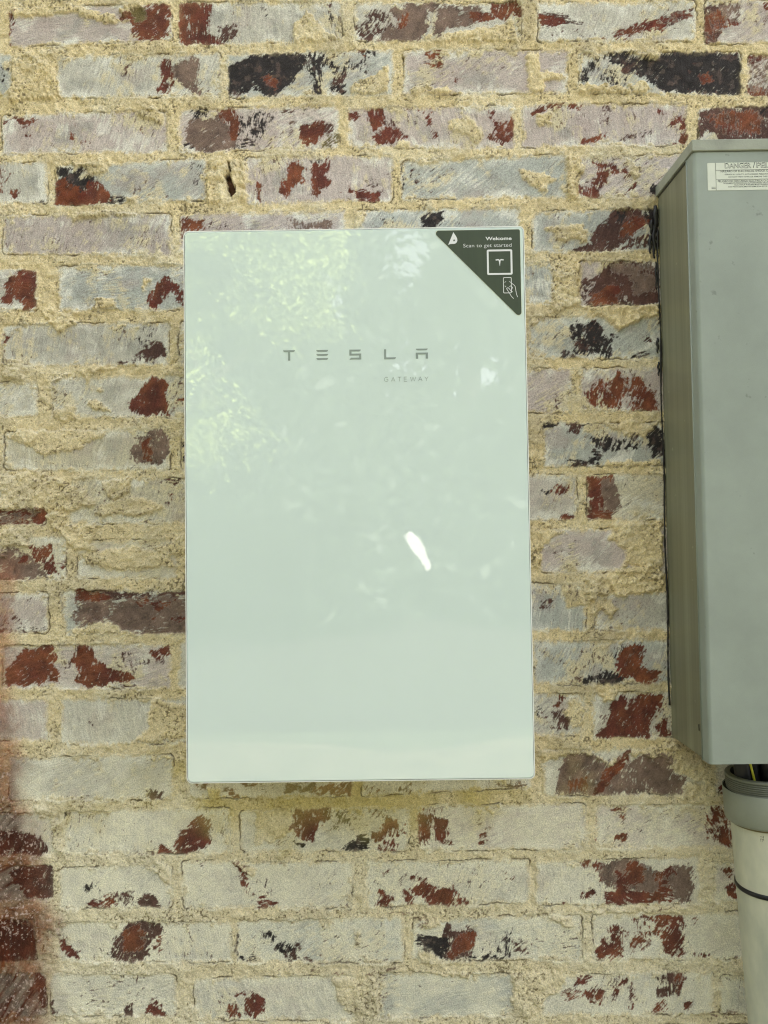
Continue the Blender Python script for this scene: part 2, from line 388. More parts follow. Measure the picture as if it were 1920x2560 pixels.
PATCH = """R .98 60 -319,698 -301,718 -296,726 -263,725 -263,711 -270,702 -267,686 -281,671 -310,674 -319,682
R .8 30 -341,704 -321,714 -314,702 -332,702
O .9 0 -321,714 -301,717 -300,707 -314,700
R .75 90 -499,716 -489,717 -490,701 -494,692 -496,669 -498,669 -496,696
R .97 70 -252,722 -234,728 -221,723 -208,724 -209,698 -217,687 -199,673 -191,664 -199,668 -221,669 -239,665 -251,668
R .6 60 -221,726 -206,723 -210,685 -221,685
D .65 60 -197,689 -173,696 -164,684 -182,669 -197,676
D .3 60 -195,716 -181,709 -186,700
M .95 60 -277,634 -259,632 -233,648 -227,636 -229,604 -224,593 -242,604 -253,618 -264,623
R .85 60 -279,636 -268,641 -264,625 -262,609 -270,598 -284,600 -275,609 -279,621
D .5 60 -334,635 -321,639 -326,631 -327,616 -333,619
D .6 70 -214,604 -205,608 -211,595
D .5 60 -240,604 -224,595 -235,593
K .5 70 -509,638 -498,633 -500,622 -509,612
R .75 40 -504,557 -489,567 -480,569 -474,557 -456,563 -456,559 -474,550 -482,561 -496,562 -503,555
R .8 60 -487,566 -476,561 -472,554 -482,557
R .7 60 -472,538 -464,536 -464,530 -469,531
R .4 80 -414,531 -403,558 -401,553 -410,540 -377,535 -383,519 -399,520 -418,522
R .7 80 -310,545 -306,545 -306,538
M 1 60 -238,553 -200,554 -196,563 -176,534 -174,518 -183,512 -205,511 -225,515 -242,528
R .9 80 -198,570 -178,571 -169,552 -176,527 -183,534 -180,550 -191,552 -198,563
K .6 60 -235,568 -213,571 -216,561 -235,551
K .55 40 -247,522 -233,528 -225,512 -244,515
K .6 30 -178,521 -143,531 -139,518 -179,512
K .45 60 -169,563 -114,566 -121,542 -143,527 -156,518 -170,527
R .55 60 -509,492 -487,488 -495,472 -509,459
R .5 80 -500,481 -490,483 -493,472
R .8 80 -495,455 -484,459 -489,445
R .8 80 -509,488 -505,477 -508,457 -509,457
K .6 30 -469,437 -443,442 -447,437
R .98 80 -428,467 -416,469 -394,450 -355,452 -355,443 -386,437 -399,434 -427,437
D .95 80 -428,467 -399,468 -385,444 -399,434 -428,438
R .85 60 -385,468 -368,466 -353,448 -357,437 -377,441 -385,441
K .8 60 -428,490 -412,486 -394,488 -392,475 -377,477 -372,468 -394,453 -414,469 -427,478
K .7 10 -357,448 -328,445 -328,435 -357,435
D .5 60 -324,456 -311,462 -302,458 -317,447
K .4 60 -236,492 -216,492 -223,466 -232,457
D .25 60 -251,464 -238,461 -245,455
R .85 80 -253,404 -243,417 -232,408 -219,410 -217,401 -223,397 -245,396 -251,386
D .4 60 -219,408 -184,403 -179,396 -219,397
D .4 30 -480,381 -460,383 -458,376 -478,376
K .2 30 -436,373 -421,375 -425,367
K .25 60 -142,724 -126,717 -124,697 -140,706
D .7 60 -43,716 -33,721 -33,711 -40,708
K .55 70 -34,704 -25,693 -18,673 -23,673 -32,684
D .55 60 -1,684 13,704 26,712 46,708 57,685 34,666 4,668
M .97 60 53,712 75,717 97,715 101,711 99,698 103,682 78,665 56,667 34,667 48,685 70,685 70,698 57,705
R .75 60 64,698 76,703 74,687 63,685
M .97 40 97,717 128,722 123,713 106,711
M .97 40 123,711 157,716 176,712 185,698 189,694 167,694 152,687 127,686 121,675 114,676
R .9 30 167,706 194,701 189,692 169,694
R .92 60 198,719 229,718 238,702 222,700 211,697 198,698
D .4 30 189,701 225,698 211,691 194,694
K .95 60 -182,630 -156,641 -142,650 -103,650 -76,644 -76,631 -99,602 -119,587 -147,603 -180,592
K .8 70 -142,651 -76,650 -74,631 -90,622 -143,627
D .9 70 -136,616 -121,607 -103,613 -103,602 -119,587 -132,596
R .9 30 -136,616 -125,616 -112,607 -114,601 -123,605 -132,609
D .7 70 -181,599 -165,594 -171,588 -180,587
K .8 80 -72,638 -48,637 -48,619 -53,590 -59,590 -61,615
K .55 60 -85,649 -41,649 -37,632 -63,628
D .55 60 -32,614 -19,632 -10,627 -13,610 -17,589 -35,592
K .55 60 -37,605 -13,607 -16,589 -35,592
K .5 60 -45,644 -19,630 -6,636 12,641 -1,645 12,654 32,652 30,643 7,629 -19,614 -32,619
K .35 60 -19,646 25,631 18,614 -10,627
R .8 20 4,654 12,655 11,648
R .85 20 100,648 118,649 118,641 105,641
R .8 10 105,631 122,631 120,628 107,627
D .35 70 109,625 126,647 124,616
R .6 0 133,608 148,609 146,605
D .5 50 -117,571 -90,573 -86,559 -110,562
K .4 20 -84,573 -51,572 -53,567 -81,567
R .9 70 -77,541 -55,550 -46,547 -49,532 -60,521 -80,519
D .8 60 -49,545 -33,545 -32,536 -47,532
M .5 70 -110,548 -88,550 -95,526 -108,528
O .9 40 -47,516 -42,524 -27,531 -23,529 -29,520 -40,514
K .35 60 -143,542 -124,526 -130,515 -144,517
R .85 60 -11,560 0,562 -2,556 -11,554
R .96 80 15,564 37,565 38,546 28,539 20,549
D .6 70 37,559 61,548 59,530 48,535 30,539
R .9 60 24,526 46,537 59,537 71,528 56,519 30,517
R .7 60 73,564 92,566 110,567 105,556 107,536 116,527 111,525 101,538 101,552 86,563
D .2 60 68,559 77,557 75,554
R .7 60 189,561 198,561 197,546 191,548
R .85 60 197,543 230,550 228,530 223,521 208,513 186,523 199,530
R .8 80 221,550 225,545 224,525 221,523
R .97 80 -95,490 -84,492 -78,483 -80,474 -72,463 -89,463 -100,446 -109,450 -107,461 -98,470
K .5 90 -108,475 -102,472 -103,459 -108,461
R .97 80 -62,490 -40,494 -41,483 -47,476 -43,460 -59,447 -65,447 -61,465
D .4 80 -109,455 -96,450 -103,439
K .6 60 -69,494 -51,497 -47,493 -62,490
R .97 20 2,446 9,446 14,442 31,446 27,435 5,435 1,440
D .45 40 7,462 27,468 38,448 27,444
R .6 30 -23,450 -10,455 -2,449 -13,448
R .7 80 -144,469 -137,462 -135,446 -140,437 -144,442
D .3 20 -56,441 -2,437 -4,434 -56,437
D .6 30 76,481 80,485 88,472 75,470
K .5 80 64,488 68,456 66,440 63,461
D .3 80 69,467 100,467 93,456 71,459
M .7 80 -103,412 -85,414 -79,403 -61,405 -39,409 -36,395 -101,396
D .3 60 -144,420 -131,415 -140,411
K .8 60 89,405 94,413 121,417 123,402 114,395 92,395
D .6 60 34,408 40,409 38,404
K .3 60 9,404 57,412 66,403 59,397 13,396
K .4 60 140,402 147,404 144,397
K .7 60 119,731 128,724 121,721
D .7 10 283,719 289,724 313,723 306,719
R .9 20 262,697 279,695 297,690 290,685 264,688
D .65 10 261,702 304,700 308,690 325,686 312,683 290,688 266,695
D .4 20 266,684 312,681 330,673 325,667 301,667 277,672
R .85 30 367,668 391,677 422,688 445,692 440,678 407,672 378,664
D .65 30 422,690 482,705 481,693 449,680 411,670
R .7 20 449,696 481,704 480,693 451,689
R .5 20 338,667 391,663 400,659 343,661
D .3 30 434,703 467,703 455,674 431,667
D .35 0 464,661 486,662 485,658 463,658
D .95 80 500,709 518,706 528,690 519,673 512,655 500,654
R .7 80 501,698 517,704 550,683 532,679 510,659 501,657
M .7 60 520,709 551,710 548,686 528,690
D .3 60 555,717 590,716 590,710 559,710
R .6 70 584,710 595,712 594,680 583,680
K .7 60 319,604 329,626 340,631 337,610 328,599
K .5 60 333,642 360,643 359,626 342,631
K .92 60 362,641 391,643 397,632 394,616 377,628 364,632
D .7 60 377,630 399,634 401,612 381,612
K .35 60 342,626 394,612 396,587 345,599
K .98 50 399,632 434,629 443,642 531,643 547,634 548,579 514,583 464,585 438,591 420,607 405,609 397,623
D .8 60 452,642 516,641 509,628 478,624 456,633
D .8 60 454,620 467,628 482,613 490,592 516,583 475,586 455,593 464,606
R .9 40 489,606 502,610 508,601 495,597
D .7 60 524,634 544,638 546,627 531,627
R .4 80 545,591 548,576 546,577
R .85 60 558,636 575,639 593,641 592,635 575,629 561,625
R .92 60 558,591 573,589 591,586 591,578 564,577 558,582
M .6 60 560,631 592,635 591,582 560,584
D .4 80 547,580 549,560 546,560
R .85 30 252,556 266,569 279,573 301,572 318,567 314,563 296,569 277,564 261,557
D .5 60 318,548 325,554 322,549
D .6 70 347,570 362,568 362,550 351,541 355,556
D .3 60 353,565 380,563 373,541 357,545
D .4 50 408,560 441,557 439,551 419,555
R .7 60 428,562 441,555 436,551
R .7 40 438,535 450,546 463,550 458,541 443,535
R .85 80 461,548 468,552 468,517 464,509 460,510 462,528
R .85 30 317,511 320,518 337,521 355,529 353,523 335,517 322,510
D .55 40 372,516 394,531 419,535 420,524 405,520 379,516
R .4 40 374,520 396,522 387,514
R .6 10 440,510 453,511 451,508
D .98 80 485,532 491,552 507,561 540,562 586,564 590,561 589,515 517,516 512,525 497,530 487,523
R .8 80 496,547 529,556 568,555 577,546 572,524 528,520 515,529
K .8 60 568,562 590,564 590,546 577,551
K .8 80 485,528 488,516 485,517
R .88 60 338,482 360,481 360,469 353,465 351,454 340,443 342,432 324,434 313,440 311,450 329,448 340,459 347,472
R .7 50 360,477 382,479 391,465 382,460 378,470 362,467
R .8 60 386,451 395,454 386,438 375,439
D .4 30 317,489 339,492 352,485 330,481
D .4 20 318,460 334,459 325,454
D .98 60 305,358 327,370 341,390 358,403 363,412 381,418 394,413 411,406 412,398 393,387 375,374 357,358 340,356
R .9 60 385,407 411,402 406,393 391,385 371,376 376,389
K .6 60 361,412 381,416 380,396 367,394
D .85 60 384,374 412,378 410,367 384,360 373,358 382,365
K .3 20 322,355 370,356 359,354
K .97 80 417,447 424,446 424,437 419,434 416,440
K .97 90 411,424 419,433 425,431 424,384 421,383 419,398 413,402 410,411
K .97 90 423,389 425,386 424,349 422,349
R .97 60 -484,335 -469,348 -458,346 -458,319 -461,292 -473,286 -473,295 -489,304 -493,295 -505,297 -497,310 -500,322
D .8 70 -482,341 -470,346 -473,337
R .97 60 -296,296 -289,309 -274,329 -269,327 -271,307 -279,296 -294,287
R .9 60 -272,314 -263,320 -248,307 -247,291 -257,293 -259,305
D .4 60 -298,305 -290,287 -296,290
D .97 60 -312,220 -307,228 -294,235 -279,232 -275,219 -286,217 -305,218
D .65 50 -325,215 -307,224 -288,217 -292,208 -320,211
K .4 80 -314,264 -283,263 -288,241 -312,228 -318,237
D .55 20 -338,209 -323,220 -318,206 -336,206
R .6 70 -503,250 -495,249 -496,240 -502,243
R 1 60 -323,147 -310,163 -310,173 -299,178 -292,185 -281,184 -275,173 -278,166 -273,149 -271,136 -301,133 -312,136
D .3 80 -270,188 -246,183 -247,159 -268,158
R .8 30 -264,142 -258,155 -247,158 -247,153 -258,146
K .5 10 -338,132 -247,132 -247,130 -338,131
M .9 60 -325,80 -312,93 -312,101 -295,110 -282,110 -272,99 -270,79 -280,68 -295,62 -312,67 -323,73
R .85 80 -308,97 -297,99 -295,68 -304,71
D .6 60 -316,108 -308,106 -308,97 -299,106 -284,112 -284,103 -303,99
K .5 60 -284,105 -271,105 -271,88 -282,90
K .4 40 -332,65 -317,64 -317,57 -330,58
K .6 80 -252,105 -249,96 -246,66 -250,59
D .8 40 -275,44 -256,44 -257,35 -265,35
R .7 60 -269,21 -263,22 -263,12 -269,12
D .5 80 -276,12 -269,9 -275,5
D .98 60 339,322 357,335 370,341 405,339 421,331 421,285 403,281 369,281 329,280 325,295 334,309
R .9 60 330,295 356,310 369,301 364,282 329,280
M .8 60 357,339 414,338 418,323 383,325 357,330
M .85 50 383,323 420,318 419,301 391,297
D .75 60 313,315 326,322 335,317 328,298 317,300
D .6 50 315,296 325,298 327,282 319,282
K .7 10 356,280 388,281 386,278
D .3 70 269,316 276,314 271,285
K .75 70 299,250 309,256 320,245 324,254 338,256 342,245 346,240 354,231 356,205 339,207 337,214 319,210 302,210 304,228 300,241
D .9 80 320,247 333,256 340,247 333,227 322,219 306,219 304,228 320,232
K .75 20 282,211 291,214 304,209 302,205 284,204
K .75 10 386,206 393,215 402,209 415,206 412,204
D .7 60 402,232 409,234 412,228 404,228
K .4 60 355,240 372,240 367,231 354,231
K .3 40 398,257 416,259 418,252 403,253
R .95 80 344,157 355,163 364,183 370,174 369,157 363,133 352,131 348,144
R .6 90 318,160 329,170 349,177 366,174 365,142 352,133 330,135 320,149
R .85 60 316,155 332,157 332,138 324,138 318,149
R .65 50 370,174 397,178 400,163 418,154 422,143 419,130 378,130 370,157
R .95 50 396,152 409,156 415,141 408,130 398,130
D .5 30 399,170 414,170 409,165
D .6 50 384,181 389,184 386,176
R .7 90 309,179 312,177 311,164 309,164
D .6 80 271,134 277,154 281,147 276,132
K .2 60 269,180 286,171 279,158
D .5 20 324,130 343,129 335,127
D .9 60 291,114 306,114 308,101 291,100
K .6 30 304,113 328,114 328,107 306,103
K .85 30 259,109 266,113 276,112 267,108
K .7 40 325,92 347,96 362,87 364,76 342,74 327,81
K .3 40 362,98 403,102 400,67 362,74
K .9 60 403,95 414,106 423,101 423,67 411,67 407,82
K .7 20 290,60 316,62 329,77 340,64 329,55 316,51 298,51
D .85 20 295,54 316,55 311,50 298,50
R .9 50 268,17 274,23 291,27 291,21 276,14
R .6 60 266,4 271,6 269,1
K .5 60 254,17 264,18 263,10 256,13
D .2 40 285,32 296,34 291,27
R .9 60 318,38 326,38 341,35 352,40 349,22 345,11 319,10
M .95 60 341,31 350,33 358,13 360,-4 349,-17 323,-16 319,-8 336,1
R .8 60 319,1 332,10 340,3 327,-12 318,-12
D .6 0 350,40 384,41 382,39 352,38
K .3 60 361,35 384,37 380,22 363,26
R .9 20 317,-12 349,-12 348,-24 327,-23 317,-19
R .8 20 278,-18 286,-14 297,-16 297,-21 284,-22
R .95 10 -508,-13 -508,2 -443,1 -443,-7 -447,-17 -464,-16 -508,-18
M .8 30 -508,-4 -454,-1 -464,-14 -508,-15
M .9 40 -508,-58 -490,-50 -469,-61 -449,-79 -443,-92 -508,-95
R .8 40 -464,-50 -436,-49 -432,-72 -428,-88 -443,-87 -456,-66
R .7 60 -482,-63 -467,-61 -471,-74 -480,-72
R .6 50 -412,-58 -402,-57 -404,-64 -410,-64
R .7 50 -423,-72 -415,-70 -417,-77
D .5 0 -464,-95 -432,-95 -434,-97 -462,-97
D .97 10 -399,-111 -374,-111 -324,-117 -270,-116 -246,-116 -246,-120 -281,-122 -322,-120 -348,-125 -399,-125
M 1 10 -345,-130 -317,-124 -272,-124 -246,-129 -246,-172 -281,-173 -318,-171 -348,-157
M .8 40 -400,-127 -343,-127 -348,-153 -365,-153 -378,-151 -397,-159 -406,-152
D .8 40 -387,-131 -365,-131 -365,-151 -384,-157
R .8 10 -399,-111 -378,-112 -348,-123 -356,-125 -399,-125
R .6 10 -324,-120 -261,-124 -263,-133 -292,-137 -322,-130
R .8 10 -292,-135 -279,-136 -281,-139 -292,-139
R .6 10 -296,-154 -287,-152 -292,-156
R .7 10 -270,-152 -246,-150 -248,-155 -270,-154
D .95 5 -318,-172 -249,-170 -246,-173 -281,-173
D .8 20 -508,-166 -475,-165 -451,-165 -458,-170 -508,-172
K .35 20 -495,-160 -438,-161 -441,-167 -479,-169
D .35 60 -508,-138 -486,-138 -475,-164 -508,-164
R 1 50 -503,-237 -494,-222 -482,-207 -473,-197 -454,-190 -436,-186 -433,-199 -434,-216 -428,-229 -432,-237 -464,-239 -494,-240
R .5 80 -449,-223 -428,-221 -428,-238 -449,-235
R .97 70 -400,-191 -387,-187 -387,-196 -378,-198 -378,-209 -380,-215 -367,-217 -348,-224 -320,-234 -339,-238 -374,-243 -385,-244 -402,-236 -397,-221 -406,-208
D .5 70 -404,-189 -378,-187 -374,-209 -378,-202 -400,-206
D .28 80 -425,-195 -400,-195 -404,-234 -428,-234
D .25 80 -348,-192 -296,-192 -296,-218 -318,-235 -344,-224
R .9 40 -295,-197 -268,-191 -270,-197 -279,-206 -292,-205
D .4 60 -295,-205 -272,-197 -279,-218 -294,-220
D .5 0 -337,-242 -318,-244 -320,-248 -335,-247
D .2 0 -503,-241 -464,-237 -443,-240 -486,-246
D .7 50 -384,-294 -378,-293 -379,-298
D .5 30 -286,-321 -262,-317 -267,-323
D .3 60 -273,-287 -264,-289 -266,-300
K .7 40 -461,-254 -450,-255 -456,-260
D .85 40 248,-139 260,-131 263,-136 251,-144
K .3 50 256,-123 264,-123 258,-131
R .97 80 352,-218 370,-199 389,-202 387,-223 391,-236 403,-240 410,-238 399,-250 384,-250 369,-236 360,-245 354,-240
K .6 60 344,-208 355,-197 366,-193 387,-195 385,-202 370,-199 357,-212 346,-218
R .7 50 369,-227 395,-232 410,-240 399,-250 384,-249
D .4 60 348,-206 357,-212 354,-227 346,-223
R .85 60 393,-238 412,-236 405,-250 392,-250
K .9 60 308,-247 318,-239 333,-237 354,-240 365,-244 354,-250 313,-249
K .4 60 329,-229 348,-227 352,-240 335,-239
D .7 60 295,-242 304,-240 305,-245 298,-246
D .3 30 270,-242 309,-241 307,-247 275,-245
K .7 90 236,-217 239,-223 237,-236 235,-234
R .98 60 342,-280 360,-272 377,-274 385,-268 411,-270 411,-279 393,-298 393,-323 371,-325 337,-324 322,-323 335,-310 342,-297
R .8 60 322,-322 329,-312 354,-316 358,-325
R .95 60 406,-308 419,-302 418,-324 408,-323
R .4 50 398,-285 420,-275 421,-309 397,-306
R .85 10 410,-321 424,-318 424,-321 410,-324
M .4 60 327,-297 342,-280 338,-297 326,-318
R .8 60 263,-281 272,-268 278,-269 269,-283
D .9 60 263,-290 276,-288 284,-298 282,-310 265,-311 263,-298
D .5 60 244,-296 261,-287 265,-311 252,-311
K .3 60 235,-270 246,-272 248,-298 237,-300
K .7 80 236,-339 240,-340 239,-353 236,-351
M .92 60 277,-353 302,-347 324,-354 340,-367 366,-363 390,-349 418,-349 426,-355 417,-368 425,-374 442,-385 438,-396 425,-402 339,-403 293,-400 265,-401 270,-375 274,-362
D .5 60 277,-353 298,-349 293,-400 269,-400 272,-375
R .95 50 353,-354 366,-346 362,-355 353,-367 340,-384 327,-396 316,-403 323,-394 332,-375
R .8 50 282,-383 306,-379 305,-398 284,-396
R .9 30 -235,-381 -218,-381 -222,-389 -233,-387
R .9 30 -171,-381 -153,-382 -164,-387
R .85 20 -194,-388 -181,-392 -175,-399 -188,-397
D .6 10 -239,-398 -226,-398 -231,-401
D .8 60 -303,-390 -293,-387 -282,-393 -283,-400 -295,-400
D .4 30 -393,-391 -383,-389 -383,-397
D .5 0 -411,-401 -348,-400 -357,-402
K .5 70 -269,-361 -265,-365 -267,-374
K .6 80 -421,-427 -415,-410 -414,-414 -419,-429
R .97 50 -263,-458 -250,-444 -227,-427 -214,-434 -220,-450 -216,-461 -237,-465 -263,-470
R .7 60 -222,-434 -212,-436 -214,-461 -229,-465
R .85 40 -261,-474 -222,-461 -223,-467 -250,-476
R .92 40 -287,-477 -284,-464 -274,-469 -265,-478
D .75 5 -323,-476 -295,-472 -293,-475 -321,-477
D .97 60 -511,-451 -507,-445 -494,-444 -468,-449 -451,-454 -443,-467 -451,-473 -511,-474
D .97 60 -490,-500 -475,-492 -456,-489 -433,-492 -434,-509 -436,-534 -473,-531 -481,-517
K .5 60 -392,-516 -368,-514 -370,-526 -387,-526
R .9 30 -387,-548 -381,-543 -362,-537 -349,-533 -349,-541 -360,-549
D .5 60 -381,-526 -357,-531 -327,-527 -330,-540 -357,-543 -379,-539
K .3 50 -400,-537 -379,-531 -379,-545 -398,-545
D .6 50 -353,-535 -325,-527 -323,-546 -353,-548
D 1 20 -317,-548 -315,-538 -304,-533 -291,-538 -289,-548 -304,-550
D .6 60 -275,-542 -272,-539 -271,-547 -274,-549
D .65 30 -242,-486 -229,-484 -224,-493 -227,-495
R .8 50 -193,-487 -178,-486 -167,-497 -166,-512 -171,-512 -174,-499 -180,-491
D .4 60 -182,-497 -172,-499 -172,-516 -180,-512
R .8 60 -172,-516 -165,-518 -161,-533 -165,-531
D .98 60 -325,-567 -315,-562 -294,-563 -287,-572 -287,-582 -296,-586 -302,-590 -302,-607 -309,-621 -326,-621 -351,-615 -345,-592 -336,-581
R .75 60 -336,-579 -315,-573 -302,-590 -315,-607 -336,-611
R .85 60 -296,-601 -285,-588 -284,-601 -289,-613
D .35 60 -355,-587 -343,-585 -347,-611 -353,-610
D .3 60 -287,-582 -272,-586 -281,-601
R .92 40 -426,-591 -417,-593 -413,-601 -400,-608 -400,-615 -413,-610 -424,-601
K .7 90 -427,-568 -425,-568 -425,-589 -426,-589
D .98 60 -511,-562 -485,-559 -464,-580 -459,-601 -462,-619 -511,-619
K .85 90 -183,-577 -181,-577 -181,-621 -183,-621
K .6 30 -175,-618 -154,-613 -154,-622 -173,-622
K .6 20 -258,-625 -226,-625 -230,-627
R .9 60 -192,-685 -184,-683 -180,-696 -188,-698
R .93 60 -169,-679 -158,-669 -145,-675 -143,-690 -156,-698 -167,-694
R .5 60 -184,-669 -162,-661 -167,-675
D .5 60 -192,-652 -181,-645 -181,-649
D .5 60 -341,-642 -309,-638 -307,-646 -317,-653
D .25 70 -332,-652 -294,-653 -294,-674 -330,-673
R .9 60 -303,-690 -298,-674 -292,-678 -288,-686 -279,-695 -294,-695
R .7 60 -286,-682 -277,-695 -264,-693 -277,-698
D .8 60 -334,-694 -333,-682 -324,-682 -328,-694
D .5 20 -358,-692 -337,-688 -334,-694
D .97 70 -458,-634 -443,-647 -439,-672 -432,-691 -445,-693 -449,-668
D .4 60 -432,-689 -422,-688 -426,-693
D .2 60 -379,-656 -368,-673 -388,-668
D .8 10 -111,-382 -72,-382 -70,-393 -109,-393
R .85 60 -74,-389 -19,-382 -19,-401 -30,-398 -53,-396 -66,-400
D .4 20 -147,-382 -126,-384 -130,-397 -143,-397
R .7 60 -2,-386 26,-394 24,-399 11,-398
D .4 60 33,-384 97,-384 101,-400 58,-401 41,-397
D .6 30 182,-386 212,-382 229,-384 212,-395 188,-392
R .92 60 -98,-417 -49,-416 -51,-431 -67,-440 -77,-460 -86,-458 -103,-443 -96,-433
K .45 60 -71,-419 -2,-417 2,-426 -32,-446 -50,-446 -51,-434
D .5 60 -2,-419 28,-420 30,-430 6,-430
R .9 60 19,-447 32,-433 42,-435 44,-454 31,-456 14,-462 8,-455
R .6 60 47,-437 55,-435 56,-454 51,-454
R .6 60 8,-464 40,-460 44,-475 31,-477 12,-472
K .88 40 -26,-470 -16,-461 -9,-457 2,-460 1,-472 -14,-477 -26,-472
D .6 10 -50,-474 -37,-471 -24,-472 -37,-477
K .6 50 -99,-463 -86,-465 -88,-469 -97,-465
D .4 30 -143,-424 -128,-428 -131,-432
R .55 80 75,-418 109,-417 107,-427 75,-427
R .95 80 72,-431 92,-432 87,-448 85,-467 74,-466 72,-458
R .95 80 95,-433 113,-436 113,-448 106,-465 98,-459
R .6 40 100,-463 125,-465 121,-469 102,-469
R .7 60 155,-459 166,-457 166,-466 156,-468
R .6 60 164,-447 179,-443 172,-451
D .3 60 125,-453 147,-453 136,-459
R .85 30 -153,-533 -145,-534 -146,-538 -153,-535
R .92 30 -151,-550 -142,-540 -134,-544 -125,-546 -140,-549
D .35 60 -153,-508 -136,-515 -132,-536 -146,-540
R .92 60 13,-550 22,-542 18,-531 26,-538 37,-542 32,-551
R .7 40 21,-506 33,-501 24,-510
D .5 60 22,-525 26,-523 25,-533
R .97 40 62,-532 73,-526 90,-526 101,-532 122,-532 124,-550 88,-550 77,-538 66,-537
R .85 60 52,-530 60,-542 64,-551 56,-551
R .7 60 60,-513 67,-507 71,-513 84,-515 82,-519 65,-517
R .6 70 105,-536 122,-522 122,-543 107,-543
R .85 60 126,-543 134,-543 139,-548 128,-550
R .6 40 186,-504 197,-512 205,-513 205,-521 192,-517
K .5 80 -147,-584 -126,-582 -128,-599 -143,-600
K .85 30 -126,-605 -111,-603 -102,-609 -113,-613
D .85 50 -113,-613 -102,-607 -100,-620 -105,-625 -111,-622
D .55 30 -102,-597 -87,-601 -90,-612 -98,-609
D .6 10 -107,-624 -92,-618 -77,-625
K .4 0 -154,-624 -111,-623 -113,-626 -154,-626
D .4 60 -1,-615 4,-614 3,-618
K .4 60 21,-617 29,-619 27,-628
K .88 10 70,-599 74,-592 97,-597 110,-595 110,-608 101,-624 87,-612 76,-605
D .85 60 104,-587 111,-576 119,-587 140,-587 146,-600 142,-621 120,-625 108,-620 102,-599
R .9 60 129,-591 146,-587 144,-608 129,-612 118,-624 110,-616
K .3 80 144,-591 187,-584 203,-607 203,-621 144,-621
D .7 60 138,-581 149,-579 144,-591
K .75 10 120,-624 186,-622 184,-627 122,-628
K .4 60 183,-588 204,-580 203,-613 186,-613
R .9 60 -154,-677 -146,-680 -148,-694 -154,-694
D .4 60 -135,-673 -126,-674 -129,-684
D .6 0 -31,-698 -23,-694 -25,-699
Q .45 30 -128,-636 -98,-628 -69,-635 -35,-639 -18,-652 -43,-643 -73,-639 -111,-636
Q .5 30 -7,-642 37,-630 48,-632 8,-644 -5,-646
Q .45 10 -25,-562 39,-559 98,-566 72,-578 60,-565
Q .4 30 68,-578 98,-566 102,-571 76,-580
Q .4 60 16,-661 24,-652 35,-655 24,-656
D .6 60 67,-658 70,-658 69,-661
D .4 60 119,-693 128,-691 130,-697
R .5 60 203,-383 223,-383 216,-391 203,-388
R .8 30 341,-423 356,-417 367,-426 354,-426
R .8 60 352,-432 358,-432 356,-437
R .93 40 341,-462 351,-456 359,-456 358,-462 347,-464
D .5 40 377,-454 385,-452 385,-456
D .3 40 415,-467 434,-465 431,-471
R .6 90 317,-423 319,-424 317,-468 315,-468
R .55 90 469,-419 495,-422 505,-439 504,-476 482,-472 464,-465 476,-461 466,-453 473,-438
R .8 90 485,-453 500,-447 504,-474 487,-472
D .4 60 319,-417 326,-424 322,-428
R .8 60 491,-396 496,-396 496,-404 491,-403
R .88 40 297,-493 308,-493 326,-501 326,-520 322,-518 322,-506 301,-497
M 1 60 326,-501 341,-497 346,-493 371,-494 382,-504 405,-515 426,-503 448,-505 444,-549 429,-549 423,-536 349,-531 328,-518
R .96 50 363,-498 371,-496 382,-506 379,-523 362,-527 349,-527 345,-508 356,-512
R .97 10 331,-538 345,-539 349,-525 364,-538 404,-540 405,-525 415,-524 421,-547 391,-548 374,-552 332,-551
R .8 50 398,-513 422,-503 428,-515 400,-519
R .75 50 294,-545 296,-537 311,-533 315,-537 302,-545
R .4 70 307,-514 316,-510 313,-535 309,-533
D .3 60 254,-530 264,-534 262,-540
R .75 0 268,-549 274,-549 272,-552
W .6 60 388,-504 399,-502 398,-513 392,-515
R .85 60 494,-508 505,-508 502,-518 496,-516
R .9 60 498,-533 509,-527 509,-544 500,-541
D .4 60 441,-494 450,-497 443,-505
R .96 60 315,-616 324,-604 345,-602 349,-608 347,-621 334,-625 317,-622
R .9 80 335,-592 344,-583 350,-596 347,-602 337,-600
R .6 70 329,-583 352,-579 352,-604 335,-598
R .6 80 365,-573 380,-571 390,-588 394,-599 367,-598 369,-579
R .92 70 382,-569 395,-571 412,-570 429,-569 435,-576 433,-584 430,-591 432,-618 421,-622 406,-617 407,-605 417,-601 394,-594 397,-578
R .5 70 354,-588 390,-594 389,-617 360,-619
R .55 40 432,-616 468,-622 465,-626 436,-620
R .6 50 442,-570 452,-574 450,-578
K .5 10 252,-626 273,-625 271,-628
D .5 60 199,-600 220,-594 220,-619 211,-621 199,-613
D .4 60 224,-605 235,-603 231,-611
D .8 90 308,-600 310,-600 309,-614
R .8 40 283,-660 291,-651 304,-650 300,-658 285,-662
R .55 50 265,-670 287,-660 297,-676 278,-682 269,-687
R .7 50 297,-674 316,-660 325,-666 320,-685 303,-681
R .8 60 333,-681 340,-660 353,-656 346,-671 335,-683
R .7 80 359,-667 365,-661 364,-690 360,-694
R .8 20 303,-684 318,-687 318,-691
D .7 70 397,-653 423,-645 435,-645 429,-657 426,-674 418,-676 396,-678 395,-669 414,-661
R .8 70 420,-647 435,-645 428,-674 422,-676
R .85 50 394,-698 396,-686 407,-684 409,-694 396,-700
R .7 60 434,-688 441,-686 440,-699 434,-697
R .5 30 424,-692 430,-695 425,-698
D .6 10 406,-701 415,-699 413,-703
Q .6 10 451,-697 489,-695 514,-702 518,-708 482,-704 461,-702
Q .6 20 489,-625 512,-624 506,-628 491,-628
Q .45 10 370,-558 425,-557 391,-561
Q .6 40 470,-554 480,-556 474,-559
